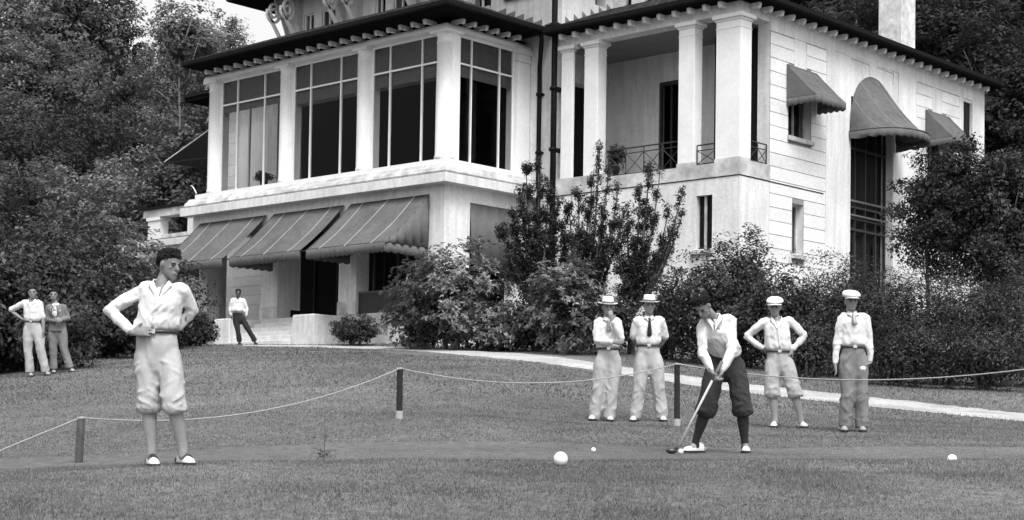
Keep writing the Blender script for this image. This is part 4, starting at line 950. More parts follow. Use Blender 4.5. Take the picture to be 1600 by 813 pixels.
def limb(mb, pts, rad, n=12, ends=True, flat=None):
    """rounded tapering limb through points; rad scalars; flat=(axis vector, factor) squashes the section"""
    pts = [Vector(p) for p in pts]; rad = list(rad)
    if ends:
        d0 = (pts[0]-pts[1]).normalized(); d1 = (pts[-1]-pts[-2]).normalized(); r0, r1 = rad[0], rad[-1]
        pts = [pts[0]+d0*r0*.85, pts[0]+d0*r0*.5]+pts+[pts[-1]+d1*r1*.5, pts[-1]+d1*r1*.85]; rad = [r0*.35, r0*.8]+rad+[r1*.8, r1*.35]
    R = []; ref = None
    for i, p in enumerate(pts):
        t = (pts[min(i+1,len(pts)-1)]-pts[max(i-1,0)]).normalized()
        if ref is None: ref = (flat[0] if flat else t.orthogonal()).normalized()
        u = ref-t*ref.dot(t); u = u.normalized() if u.length > 1e-4 else t.orthogonal().normalized(); ref = u; w = t.cross(u); k = flat[1] if flat else 1.
        R.append([p+u*math.cos(2*math.pi*j/n)*rad[i]*k+w*math.sin(2*math.pi*j/n)*rad[i] for j in range(n)])
    mb.rings(R)
def ellipsoid(mb, c, r, ax=None, n=12, m=8):
    ax = ax or (Vector((1,0,0)),Vector((0,1,0)),Vector((0,0,1))); R = []
    for k in range(m+1):
        a = math.pi*(k+.001)/(m+.002); R.append([Vector(c)+ax[0]*r[0]*math.sin(a)*math.cos(2*math.pi*j/n)+ax[1]*r[1]*math.sin(a)*math.sin(2*math.pi*j/n)-ax[2]*r[2]*math.cos(a) for j in range(n)])
    mb.rings(R)
HEADP = [(0.0,.022,.028,.062),(.05,.036,.045,.05),(.12,.050,.064,.034),(.2,.057,.076,.022),(.3,.063,.085,.010),(.42,.068,.091,.002),(.54,.072,.095,-.004),(.66,.0755,.098,-.008),(.78,.073,.094,-.012),(.88,.062,.080,-.014),(.95,.045,.060,-.015),(1.0,.02,.03,-.015)]
class Person:
    def __init__(s, label, d, foot_px, vox, H=1.76):
        s.d = d; s.vox = vox; s.k = H/1.76; s.p2m = d/FOC
        g = place(*foot_px) or gpt(foot_px[0], d)
        s.root = gpt(foot_px[0], d); s.label = label; s.drop = 0.
        s.body = MB(); s.J = {}
        s.side = RT.copy(); s.fwd = -FW
    def P(s, px, py, o=0.):                              # joint seen at a pixel, o metres nearer(-)/farther(+) than the person
        return W(px, py, s.d+o)
    def head(s, chin, top, face=0., pitch=0., roll=0., hair=True, o=0., cap=False):
        """chin and crown pixels; face = yaw to the picture right in degrees, pitch = nod down"""
        a, b = s.P(*chin, o), s.P(*top, o); up = (b-a).normalized(); Hh = .232*s.k
        # the crown of a nodding head leans to the camera
        f = (s.fwd*math.cos(R_(face))+s.side*math.sin(R_(face))).normalized(); r = f.cross(UP).normalized()*-1
        u = UP*math.cos(R_(pitch))+f*math.sin(R_(pitch)); f2 = f*math.cos(R_(pitch))-UP*math.sin(R_(pitch)); r = u.cross(f2).normalized()
        u = (u*math.cos(R_(roll))+s.side*math.sin(R_(roll))).normalized(); f2 = (f2-u*f2.dot(u)).normalized(); r = f2.cross(u).normalized()
        mid = (a+b)/2; c0 = mid-u*Hh/2; s.hc, s.hu, s.hf, s.hr, s.Hh = c0, u, f2, r, Hh; k = s.k; mb = s.body
        at = lambda rr, ff, uu: c0+r*rr*k+f2*ff*k+u*uu*Hh
        s.at = at
        mb.rings([[at(w_*math.cos(2*math.pi*j/18), fo+dp*math.sin(2*math.pi*j/18), t) for j in range(18)] for t, w_, dp, fo in HEADP])
        limb(mb, [at(0,.086,.55), at(0,.102,.46), at(0,.113,.385)], [.010*k,.012*k,.0155*k], 8)          # nose
        ellipsoid(mb, at(0,.083,.575), (.052*k,.012*k,.010*k), (r,f2,u), 10, 6)                               # brow
        ellipsoid(mb, at(0,.095,.25), (.024*k,.010*k,.007*k), (r,f2,u), 8, 6)                                  # upper lip
        ellipsoid(mb, at(0,.092,.205), (.021*k,.011*k,.008*k), (r,f2,u), 8, 6)
        ellipsoid(mb, at(0,.082,.07), (.024*k,.018*k,.018*k), (r,f2,u), 8, 6)                                   # chin
        for q in (-1,1):
            ellipsoid(mb, at(q*.079,.0,.46), (.011*k,.019*k,.032*k), (r,f2,u), 8, 6)                           # ear
            ellipsoid(mb, at(q*.042,.066,.42), (.016*k,.012*k,.012*k), (r,f2,u), 8, 6)                            # cheekbone
        return s
    def neck(s, base):
        s.nb = base; limb(s.body, [s.at(0,-.012,.30), s.at(0,-.016,.08), base, base-UP*.08], [.052*s.k,.053*s.k,.060*s.k,.075*s.k], 12)
    def face_bits(s, me, big):
        k = s.k; at = s.at
        for q in (-1,1):
            e = MB(); ellipsoid(e, at(q*.031,.0845,.505), (.0145*k,.008*k,.0065*k), (s.hr,s.hf,s.hu), 8, 6); e.build('eye', M['eye'], me, True)
            e = MB(); limb(e, [at(q*.014,.092,.575), at(q*.034,.091,.60), at(q*.050,.080,.58)], [.004*k,.0048*k,.003*k], 6); e.build('eyebrow', M['hair'], me, True)
        e = MB(); limb(e, [at(-.022,.096,.228), at(0,.107,.232), at(.022,.096,.228)], [.003*k,.0045*k,.003*k], 6); e.build('mouth', M['lip'], me, True)
    def hair(s, me, style='short'):
        at = s.at; R = []
        prof = [(.34,.055,.040,-.066),(.46,.070,.050,-.062),(.58,.080,.076,-.036),(.68,.084,.090,-.024),(.78,.082,.096,-.019),(.87,.073,.091,-.016),(.95,.058,.074,-.014),(1.01,.038,.050,-.012),(1.045,.014,.02,-.012)] if style != 'capped' else [(.38,.072,.058,-.046),(.48,.079,.074,-.036),(.58,.081,.082,-.030),(.68,.08,.085,-.025),(.78,.07,.08,-.02)]
        mb = MB()
        if style == 'mop': prof = [(.30,.066,.055,-.05),(.42,.080,.078,-.040),(.55,.088,.094,-.026),(.66,.094,.112,-.010),(.78,.096,.124,.0),(.90,.088,.116,.002),(1.0,.07,.094,-.002),(1.09,.042,.06,-.004),(1.12,.01,.02,-.004)]
        for i, (t, w_, dp, fo) in enumerate(prof):
            w_ += .007; dp += .004
            R.append([at(w_*math.cos(2*math.pi*j/24)*(1+.035*math.sin(j*3.7+i*1.3)), fo+dp*math.sin(2*math.pi*j/24)*(1+.04*math.sin(j*2.9+i*2)), t+.012*math.sin(j*2.1+i)) for j in range(24)])
        mb.rings(R)
        if style in ('short','mop'):
            for q in range(5): limb(mb, [at(-.050+.016*q, -.02, 1.0), at(-.046+.021*q, .045, .985-.02*(q%2)), at(-.03+.023*q, .086-.004*abs(q-2), .86-.035*((q*2)%3))], [.016*s.k,.017*s.k,.007*s.k], 8)
        return blend(mb, 'hair', M['hair'], me, .006 if s.vox < .01 else .011, 1, .010, 34., 3., stretch=(1,1,1))
    def hand(s, wrist, tip_dir, palm_n, side, curl=.5, spread=.2, thumb_up=None, size=1.):
        """palm, four unequal bent fingers and a thumb leaving the side of the palm"""
        mb = s.body; k = s.k*size; t = Vector(tip_dir).normalized(); nrm = Vector(palm_n); nrm = (nrm-t*nrm.dot(t)).normalized(); w = t.cross(nrm).normalized()*side
        c = lambda a, b, e: wrist+t*a*k+w*b*k+nrm*e*k
        R = []
        for a, hw, th in ((-.03,.026,.021),(.0,.027,.020),(.03,.037,.0175),(.06,.042,.0155),(.085,.041,.013),(.095,.034,.008)):
            R.append([c(a, hw*math.cos(2*math.pi*j/12), th*math.sin(2*math.pi*j/12)) for j in range(12)])
        mb.rings(R)
        for i, (b, l0) in enumerate(((-.031,.062),(-.0105,.072),(.0105,.078),(.031,.07))):       # little .. index
            dd = t+w*(b*spread*14)*.5; dd.normalize(); p = c(.080, b, 0); q = p; ang = 0.; P_ = [p]; rr = [.0095*k]
            for j, f in enumerate((.45,.32,.25)):
                ang += curl*(.55 if j == 0 else .75); v = dd*math.cos(ang)+nrm*math.sin(ang); q = q+v*l0*f*k; P_.append(q); rr.append((.0092-.0012*(j+1))*k)
            limb(mb, P_, rr, 8)
        tu = (t*.62+w*.75+nrm*.35*curl).normalized(); p = c(.012,.026,.002); q = p+tu*.042*k; e = q+(tu*.6+t*.6+nrm*.3*curl).normalized()*.032*k
        limb(mb, [p, q, e], [.0125*k,.0105*k,.008*k], 8)
    def shoe(s, me, heel, toe, m='shoew', sole='shoed', saddle=None):
        a, b = Vector(heel), Vector(toe); b.z = b.z; d = (b-a); L = .285*s.k; dirv = Vector((d.x,d.y,0)).normalized(); w = dirv.cross(UP); c = (a+b)/2
        gzv = max(gz(c.x,c.y), 0 if False else -99)+.004; k = s.k; A = Vector((c.x,c.y,gzv))-dirv*L/2
        mb = MB(); R = []
        for t, hw, h in ((0,.018,.045),(.04,.032,.075),(.15,.037,.09),(.3,.038,.098),(.42,.039,.085),(.55,.044,.066),(.7,.050,.055),(.83,.048,.047),(.94,.036,.038),(1.0,.014,.025)):
            cen = A+dirv*L*t; R.append([cen+w*hw*k*math.cos(x)*(1 if math.sin(x) < .2 else .9)+UP*(.016+max(0,math.sin(x))*h*k+(min(0,math.sin(x))*.006)) for x in [2*math.pi*j/14 for j in range(14)]])
        mb.rings(R); o = mb.build('shoe', M[m], me, True)
        q = MB(); R = []
        for t, hw in ((-.005,.022),(.04,.036),(.15,.041),(.35,.040),(.55,.047),(.7,.053),(.85,.050),(.95,.038),(1.01,.016)):
            cen = A+dirv*L*t; R.append([cen+w*hw*k, cen-w*hw*k, cen-w*hw*k+UP*.018, cen+w*hw*k+UP*.018])
        q.rings(R); q.build('sole', M[sole], o)
        if saddle:
            q = MB(); R = []
            for t, hw, h in ((.34,.0420,.104),(.44,.044,.094),(.54,.048,.080),(.70,.054,.066)):
                cen = A+dirv*L*t; R.append([cen+w*hw*k*math.cos(x)+UP*(.017+math.sin(x)*h*k) for x in [math.pi*(.18+.64*j/10) for j in range(11)]])
            q.rings(R, cap=False, closed=False); q.build('saddle', M[saddle], o, True)
            q = MB(); q.lathe(A+dirv*L*.02+UP*.0, [(.001,.02),(.034*k,.02),(.036*k,.05),(.02*k,.062)], 12); q.build('heel_counter', M[saddle], o, True)
        return o
    def torso(s, waist, chest, nb, sl, sr, hw=(.150,.168,.182), dp=(.105,.122,.125), blouse=.02):
        """shirt body rings from the waist up to the neck, following waist, chest and neck base points"""
        k = s.k; side = (sr-sl).normalized(); R = []; ax = (chest-waist).normalized(); fw = side.cross(ax).normalized()
        ws = s.side
        L = [(waist-ax*.05*k, hw[0]*.90, dp[0]*.92, ws), (waist, hw[0]*.97, dp[0]*.97, ws), (lerpv(waist,chest,.10), hw[0]+blouse, dp[0]+blouse, ws), (lerpv(waist,chest,.30), hw[0]+blouse*1.1, dp[0]+blouse*1.1, ws), (lerpv(waist,chest,.65), (hw[0]+hw[1])/2+blouse*.5, (dp[0]+dp[1])/2+blouse*.4, (ws+side)/2),
             (chest, hw[1], dp[1], side), (lerpv(chest,nb,.40), hw[2]*.98, dp[2]*.93, side), (lerpv(chest,nb,.70), hw[2]*.86, dp[2]*.76, side), (lerpv(chest,nb,.90), hw[2]*.55, dp[2]*.60, side), (nb+(nb-chest).normalized()*.0, hw[2]*.36, dp[2]*.50, side)]
        for c, a, b, sd in L:
            sd = sd.normalized(); f = sd.cross(ax).normalized(); f = -f if f.dot(s.fwd) < 0 else f
            R.append([c+sd*a*k*math.copysign(abs(math.cos(x))**.88, math.cos(x))+f*b*k*math.copysign(abs(math.sin(x))**.92, math.sin(x)) for x in [2*math.pi*j/24 for j in range(24)]])
        return R
    def finish(s, skin='skin', big=False):
        s.me = blend(s.body, 'person', M[skin], None, s.vox, 2, root=s.root, fs=.35)
        tag(s.me, s.label, 'person'); return s.me

def ridge(mb, pts, w):
    n = len(pts); limb(mb, pts, [w*(.35+.65*math.sin(math.pi*(i+.5)/n)) for i in range(n)], 6)
def folds(mb, h0, K_, An, k, wear, seed, bag):
    """raised creases in the cloth of one leg"""
    rr = random.Random(int(seed*10)+3)
    def on(t, a, lift=0.):
        if wear == 'long': c = lerpv(h0,K_,t/.5) if t < .5 else lerpv(K_,An,(t-.5)/.5); r = (.104-.02*min(t/.5,1))*bag
        else: c = lerpv(h0,K_,t/.72) if t < .72 else lerpv(K_,An,(t-.72)/.28*.22); r = (.100 if t < .3 else (.095 if t < .72 else .098))*bag
        return c+(RT*math.cos(a)-FW*math.sin(a))*(r*k+lift)
    for i in range(10 if wear != 'long' else 10):
        t0 = rr.uniform(.35,.95) if i > 1 else rr.uniform(.08,.3); a0 = rr.uniform(.15,3.0); da = rr.choice([-1,1])*rr.uniform(.7,1.4); dt = rr.uniform(.06,.2)*rr.choice([-1,1,1])
        ridge(mb, [on(min(t0+dt*q,.97), a0+da*q, -.004) for q in (0,.25,.5,.75,1)], rr.uniform(.014,.022)*k)
    if wear != 'long':
        for i in range(11):
            a0 = rr.uniform(.0,3.14); ridge(mb, [on(1.0-.02, a0, -.012), on(.93, a0+.1, .0), on(.86, a0+.22, -.003), on(.80, a0+.3, -.010)], .013*k)
    else:
        ridge(mb, [on(t, 1.57, -.004) for t in (.12,.3,.5,.7,.9,.97)], .013*k)       # pressed crease
        for i in range(4):
            a0 = rr.uniform(.3,2.8); t0 = rr.uniform(.86,.96); ridge(mb, [on(t0, a0-.6, -.004), on(t0-.015, a0, .002), on(t0+.01, a0+.6, -.004)], .013*k)
def shirt_folds(mb, WA, CH, NB, SL, SR, arms, hw, dp, blouse, k, seed, side):
    rr = random.Random(int(seed*7)+1); fw = -FW
    def on(t, a, lift=0.):
        c = lerpv(WA, CH, t); w_ = (hw[0]*(1-t)+hw[1]*t+blouse*(1-.5*t))*k; d_ = (dp[0]*(1-t)+dp[1]*t+blouse*(1-.5*t))*k
        return c+side*(w_+lift)*math.cos(a)+fw*(d_+lift)*math.sin(a)
    for i in range(14):
        a0 = rr.uniform(.1,3.04); t0 = rr.uniform(.03,.12); ridge(mb, [on(t0, a0, -.008), on(t0+.12, a0+rr.uniform(-.12,.12), -.002), on(t0+.28, a0+rr.uniform(-.3,.3), -.004), on(t0+.4, a0+rr.uniform(-.4,.4), -.012)], rr.uniform(.011,.017)*k)
    for i in range(5):
        a0 = rr.uniform(.2,2.3); ridge(mb, [on(.95, a0, -.01), on(.75, a0+.15, -.003), on(.55, a0+.35, -.01)], .013*k)
    for S0, A_ in arms:
        E_, W_ = A_[0], A_[1]; d1 = (E_-S0).normalized(); d2 = (W_-E_).normalized(); inn = (d2-d1); inn = inn.normalized() if inn.length > .2 else fw; cr = d1.cross(fw).normalized()
        for i in range(5):                              # bunching round the elbow
            f = rr.uniform(-.35,.38); c = lerpv(E_, W_, f) if f > 0 else lerpv(E_, S0, -f); a = rr.uniform(-1,1)
            ridge(mb, [c+(fw*math.cos(x)+cr*math.sin(x))*.052*k+d1*.03*(x-a)*.6 for x in (a-.9,a-.4,a,a+.4,a+.9)], .012*k)
        for i in range(3):                              # drag lines from the shoulder
            x = rr.uniform(-1.1,1.1); ridge(mb, [lerpv(S0,E_,q)+(fw*math.cos(x+q*.7)+cr*math.sin(x+q*.7))*(.066-.01*q)*k for q in (.05,.3,.55,.75)], .011*k)
def figure(label, d, foot, vox, chin, top, face, pitch, nb, chest, waist, sl, sr, armL, armR, hipL, hipR, legL, legR, legwear='long', top_m='shirt', bot_m='cream', head_o=0., skin='skin', sleeves='long',
           hands=None, shoes=None, shoe_m='shoew', saddle=None, hairstyle='short', hat=None, tie=None, belt=True, H=1.76, hw=(.150,.168,.182), dp=(.105,.122,.125), sockm='sock', roll=0., bag=1., jacket=False, blouse=.02, waist_w=None, seed=1.):
    """one person; every joint is (px, py, depth offset)"""
    s = Person(label, d, foot, vox, H); k = s.k; P_ = lambda q: s.P(*q)
    s.head(chin, top, face, pitch, roll, o=head_o); NB = P_(nb); s.neck(NB)
    CH, WA, SL, SR = P_(chest), P_(waist), P_(sl), P_(sr); HL, HR = P_(hipL), P_(hipR)
    AL = [P_(q) for q in armL]; AR = [P_(q) for q in armR]; LL = [P_(q) for q in legL]; LR = [P_(q) for q in legR]
    b = s.body
    # bare body: core, arms, legs in one surface
    mb_t = MB(); mb_t.rings(s.torso(WA, CH, NB, SL, SR, tuple(x-.022 for x in hw), tuple(x-.02 for x in dp), 0.)); b.add(mb_t.v, mb_t.f)
    HM = (HL+HR)/2
    b.rings([[c+s.side*a*k*math.cos(x)+s.fwd*bb*k*math.sin(x) for x in [2*math.pi*j/16 for j in range(16)]] for c, a, bb in ((WA+UP*.02,.115,.075),(lerpv(WA,HM,.5),.12,.078),(HM,.12,.078),(HM-UP*.07*k,.10,.07))])
    for S0, A_ in ((SL,AL),(SR,AR)): limb(b, [lerpv(S0,NB,.2), S0, lerpv(S0,A_[0],.5), A_[0], lerpv(A_[0],A_[1],.35), A_[1]], [.045*k,.052*k,.044*k,.037*k,.040*k,.026*k])
    for h0, L_ in ((HL,LL),(HR,LR)): limb(b, [h0, lerpv(h0,L_[0],.5), L_[0], lerpv(L_[0],L_[1],.3), lerpv(L_[0],L_[1],.7), L_[1], L_[1]-UP*.04*k], [.072*k,.066*k,.050*k,.052*k,.039*k,.033*k,.035*k])
    hands = hands or {}
    for key, A_, sd in (('L',AL,1),('R',AR,-1)):
        hd = hands.get(key, {}); fd = (A_[1]-A_[0]).normalized(); dirv = hd.get('dir'); dirv = (s.side*dirv[0]+s.fwd*dirv[1]+UP*dirv[2]) if dirv else fd
        nn = hd.get('n', (-sd*1.,0,0)); nn = s.side*nn[0]*-1+s.fwd*nn[1]+UP*nn[2]
        s.hand(A_[1]+dirv.normalized()*.01, dirv, nn, hd.get('side', sd), hd.get('curl',.45), hd.get('spread',.25), size=hd.get('size',1.))
    me = s.finish(skin)
    s.face_bits(me, vox < .01)
    if hairstyle: s.hair(me, hairstyle)
    # --- upper garment
    v2 = max(vox*1.25, .010)
    t = MB(); t.rings(s.torso(WA, CH, NB, SL, SR, hw, dp, blouse)); q = .93
    for S0, A_ in ((SL,AL),(SR,AR)):
        E_, Wr = A_[0], A_[1]
        if sleeves == 'long': limb(t, [lerpv(S0,NB,.42)-UP*.01, lerpv(S0,NB,.15), S0, lerpv(S0,E_,.45), lerpv(S0,E_,.85), E_, lerpv(E_,Wr,.30), lerpv(E_,Wr,.75), lerpv(E_,Wr,.93)], [.062*k,.070*k,.068*k*q,.062*k*q,.058*k*q,.056*k*q,.054*k*q,.046*k*q,.036*k], 14)
        else: limb(t, [lerpv(S0,NB,.42)-UP*.01, lerpv(S0,NB,.15), S0, lerpv(S0,E_,.5), lerpv(S0,E_,.92)], [.062*k,.070*k,.069*k,.064*k,.062*k], 14)
    if not jacket: shirt_folds(t, WA, CH, NB, SL, SR, ((SL,AL),(SR,AR)) if sleeves == 'long' else (), hw, dp, blouse, k, seed, s.side)
    if jacket:                                           # skirts of the jacket hang over the hips
        R = []
        for c, a, bb in ((lerpv(CH,WA,.4),.172,.13),(WA,.165,.125),(lerpv(WA,HM,.6),.178,.135),(HM-UP*.07*k,.185,.14)): R.append([c+s.side*a*k*math.cos(x)+s.fwd*bb*k*math.sin(x) for x in [2*math.pi*j/20 for j in range(20)]])
        t.rings(R)
    g = blend(t, 'jacket' if jacket else 'shirt', M[top_m], me, v2, 2, .007, 8., seed, stretch=(1,1,.55), diag=.35)
    opn = (tie is None and not jacket)
    if opn:
        import bmesh
        bm = bmesh.new(); bm.from_mesh(g.data); go = WL[g.name]; kill = []
        for f_ in bm.faces:
            c_ = f_.calc_center_median()+go-NB; x_ = c_.dot(s.side); z_ = c_.z; y_ = c_.dot(s.fwd)
            if y_ > -.02 and z_ > -.115*k and abs(x_) < (.052*k)*(z_+.115*k)/(.115*k): kill.append(f_)
        bmesh.ops.delete(bm, geom=kill, context='FACES'); bm.to_mesh(g.data); bm.free()
    # collar: two points lying open at the neck
    cm = M['shirt'] if top_m in ('suit',) else M[top_m]
    fc = s.fwd
    for q in (-1,1):
        c = MB(); base = NB+UP*.030*k; r0 = .056*k; R = []
        for j in range(9):
            a = math.pi*(.5-q*(.02+.9*j/8)); dv = s.side*math.cos(a)+fc*math.sin(a); sn = max(0,math.sin(a)); pt = base+dv*(r0+(.012*k if opn else 0))*1.0+UP*(.012-.022*sn-(.085*sn**5 if opn else 0))*k+(dv*.012*k*sn if opn else dv*0)
            drop = .045*k*(1.25 if j == 0 else .8); fl = (.012+.02*max(0,math.sin(a)))*k; R.append([pt+UP*.012, pt+dv*(.010*k+fl*.3)-UP*drop*.5, pt+dv*(.016*k+fl)-UP*drop-UP*(.014 if j == 0 else 0), pt+dv*(.010*k+fl)-UP*drop, pt+dv*(.002*k+fl*.3)-UP*drop*.5, pt-dv*.005])
        c.rings(R); c.build('collar', cm, g, True)
    if jacket:                                           # shirt front and lapels, pocket square
        c = MB(); ctr = CH+fc*(dp[1]+.012)*k; R = []
        for tt, w_ in ((0,.028),(.35,.042),(.7,.050),(1.,.018)):
            p = lerpv(NB+fc*.066*k, lerpv(CH,WA,.75)+fc*(dp[0]+.045)*k, tt)+fc*.028*math.sin(tt*3.14)*k*1.9; R.append([p-s.side*w_*k, p+s.side*w_*k, p+s.side*w_*k-fc*.02, p-s.side*w_*k-fc*.02])
        c.rings(R); c.build('shirt_front', M['shirt'], g, True)
        for q in (-1,1):
            c = MB(); R = []
            for tt, w_ in ((.02,.012),(.3,.036),(.42,.03),(.9,.006)):
                p = lerpv(NB+fc*.07*k, lerpv(CH,WA,.75)+fc*(dp[0]+.045)*k, tt)+fc*(.028*math.sin(tt*3.14)*1.9+.012)*k+s.side*q*(.03+.035*math.sin(tt*3))*k; R.append([p, p+s.side*q*w_*k, p+s.side*q*w_*k-fc*.012, p-fc*.012])
            c.rings(R); c.build('lapel', M['suit'], g, True)
        c = MB(); p = CH+s.side*.095*k+fc*(dp[1]*.92+.012)*k; c.add([p-s.side*.02,p+s.side*.022-UP*.004,p+s.side*.016+UP*.03,p+UP*.014,p-s.side*.014+UP*.032],[(0,1,2,3,4)]); c.build('pocket_square', M['shirt'], g)
    else:
        c = MB(); R = []                                    # button placket
        for tt in (.06,.3,.55,.8,.97):
            p = lerpv(NB, WA, tt)+fc*((dp[2]*.62 if tt < .1 else (dp[1]+.002 if tt < .6 else dp[0]+blouse))+.006)*k; R.append([p-s.side*.013, p+s.side*.013, p+s.side*.013-fc*.012, p-s.side*.013-fc*.012])
        if not tie: c.rings(R); c.build('placket', M[top_m], g, True)
    if tie:
        c = MB(); kn = NB+fc*.078*k; ends = lerpv(NB, WA, tie[1])+fc*(dp[1]+.018)*k; R = []
        for tt, w_ in ((0,.016),(.07,.018),(.12,.012),(.35,.022),(.8,.032),(.93,.034),(1.,.004)):
            p = lerpv(kn, ends, tt)+fc*.045*k*math.sin(tt*3.14); R.append([p-s.side*w_*k, p+fc*.008, p+s.side*w_*k, p-fc*.008])
        c.rings(R); c.build('necktie', M[tie[0]], g, True)
    # --- lower garment
    t = MB(); ww = (waist_w or hw[0])
    t.rings([[c+s.side*a*k*math.cos(x)+s.fwd*bb*k*math.sin(x) for x in [2*math.pi*j/22 for j in range(22)]] for c, a, bb in ((WA+UP*.025*k,ww*.97,dp[0]*.98),(WA-UP*.01*k,ww*1.0,dp[0]*1.0),(lerpv(WA,HM,.5),ww*1.06,dp[0]*1.05),(HM,ww*1.08,dp[0]*1.02),(HM-UP*.07*k,ww*1.02,dp[0]*.98),(HM-UP*.13*k,ww*.85,dp[0]*.84),(HM-UP*.18*k,ww*.45,dp[0]*.5))])
    for qi, (h0, L_) in enumerate(((HL,LL),(HR,LR))):
        K_, An = L_[0], L_[1]; h1 = lerpv(h0, lerpv(WA, HM, .2)+(h0-HM)*.75, .75)
        folds(t, h0, K_, An, k, legwear, seed*3+qi, bag)
        if legwear == 'long':
            bot = An-UP*.035*k
            limb(t, [h1, h0, lerpv(h0,K_,.3), lerpv(h0,K_,.7), K_, lerpv(K_,An,.5), lerpv(K_,An,.85), bot], [.070*k,.100*k,.102*k*bag,.092*k*bag,.083*k*bag,.080*k*bag,.084*k*bag,.088*k], 16, ends=False)
        else:                                             # plus-fours: full cloth gathered below the knee
            cf = lerpv(K_,An,.22); lo = lerpv(K_,An,.27)
            limb(t, [h1, h0, lerpv(h0,K_,.3), lerpv(h0,K_,.65), lerpv(h0,K_,.95), lerpv(K_,An,.12), cf, lo], [.070*k,.100*k,.100*k*bag,.094*k*bag,.094*k*bag,.100*k*bag,.092*k*bag,.060*k], 16, ends=False)
    tr_ = blend(t, 'trousers' if legwear == 'long' else 'plus_fours', M[bot_m], me, v2, 3, .007, 8., seed+4, stretch=(1,1,.35), diag=.12)
    if legwear == 'short':
        for L_ in (LL, LR):
            K_, An = L_; c = MB(); limb(c, [lerpv(K_,An,.15), lerpv(K_,An,.35), lerpv(K_,An,.55), lerpv(K_,An,.8), An, An-UP*.05*k], [.056*k,.061*k,.055*k,.043*k,.038*k,.041*k], 14); c.build('sock', M[sockm], me, True)
    else:
        c = MB()
    if belt:
        c = MB(); R = []
        for j in range(29):
            a = 2*math.pi*j/28; dv = s.side*math.cos(a)*(ww*1.0+.010)*k+s.fwd*math.sin(a)*(dp[0]*1.0+.012)*k; p = WA+dv-UP*.012*k; o_ = dv.normalized()*.004; R.append([p-UP*.013, p+UP*.013, p+UP*.013+o_, p-UP*.013+o_])
        c.rings(R, cap=False); b_ = c.build('belt', M['belt'], me, True); c = MB(); p = WA+s.fwd*(dp[0]+.018)*k-UP*.012*k; c.rings([[p+s.side*x+UP*z-s.fwd*.002+s.fwd*y for x,z in ((-.022,-.019),(.022,-.019),(.022,.019),(-.022,.019))] for y in (0,.008)]); c.build('buckle', M['buckle'], b_)
    for sh in shoes or []:
        s.shoe(me, P_(sh[0]), P_(sh[1]), shoe_m, 'shoed', saddle)
    if hat: hat(s, me)
    return s, me
def brim_hat(s, me):
    at, k = s.at, s.k; mb = MB(); L = [(.70,.140,.165),(.725,.142,.167),(.735,.142,.167),(.73,.105,.125),(.735,.086,.106),(.80,.085,.105),(1.02,.080,.098),(1.13,.074,.090),(1.155,.060,.074),(1.14,.03,.04),(1.135,.002,.002)]
    R = [[at(a*math.cos(x), -.008+b*math.sin(x), t+(.030*math.cos(x)**2 if a > .12 else 0)) for x in [2*math.pi*j/28 for j in range(28)]] for t, a, b in [(.715,.03,.04),(.71,.13,.155)]+L]
    mb.rings(R); o = mb.build('straw_hat', M['straw'], me, True)
    q = MB(); q.rings([[at(a*math.cos(x), -.008+b*math.sin(x), t) for x in [2*math.pi*j/28 for j in range(28)]] for t, a, b in ((.745,.0885,.1085),(.745,.0895,.1095),(.86,.0865,.1065),(.86,.0855,.1055))]); q.build('hat_band', M['band'], o, True)
def flat_cap(s, me):
    at, k = s.at, s.k; mb = MB()
    R = [[at(a*math.cos(x), fo+b*math.sin(x), t+sl*math.sin(x)*.5) for x in [2*math.pi*j/28 for j in range(28)]] for t, a, b, fo, sl in ((.70,.080,.100,-.008,0),(.73,.088,.110,-.006,-.02),(.80,.112,.134,.004,-.10),(.88,.118,.138,.006,-.14),(.97,.108,.126,.0,-.14),(1.06,.082,.098,-.010,-.10),(1.10,.045,.055,-.014,-.05),(1.11,.005,.005,-.014,0))]
    mb.rings(R); o = blend(mb, 'flat_cap', M['straw'], me, .010, 2, .004, 14., 5.)
    q = MB(); A_ = []
    for r0, t in ((.085,.735),(.128,.715),(.155,.69)): A_.append([at(r0*.66*math.cos(x), .015+r0*math.sin(x)*1.0, t-.02*abs(math.cos(x))) for x in [math.pi*(.08+.84*j/12) for j in range(13)]])
    q.rings([r+[p-s.hu*.008 for p in r[::-1]] for r in A_]); q.build('cap_peak', M['straw'], o, True)
    q = MB(); ellipsoid(q, at(0,-.012,1.115), (.009,.009,.006), None, 8, 4); q.build('cap_button', M['straw'], o, True)

# tall man, hands on hips, looking right
figure('tall bareheaded man in white shirt and pale plus fours, hands on hips, left foreground', 13.7, (262,727), .0075,
  (268,438), (261,387), 54, 15, (253,446,0), (252,473,-.01), (244,517,0), (226,453,.02), (285,455,-.01),
  [(170,484,.06),(207,520,-.14)], [(301,484,.10),(277,514,.10)], (228,556,0), (263,556,0), [(232,626,-.03),(237,704,.0)], [(271,626,-.13),(286,703,-.04)], 'short',
  hands={'L':dict(dir=(1,.12,.10), n=(0,-1,-.2), side=1, curl=.18, spread=.25), 'R':dict(dir=(-.6,.7,-.2), n=(1,0,0), curl=.3)},
  shoes=[((234,718,.07),(242,725,-.14)),((282,716,.06),(298,722,-.12))], saddle='shoed', H=1.80, bag=1.06, hw=(.162,.180,.185), dp=(.115,.125,.125), blouse=.022, waist_w=.162, seed=1.)
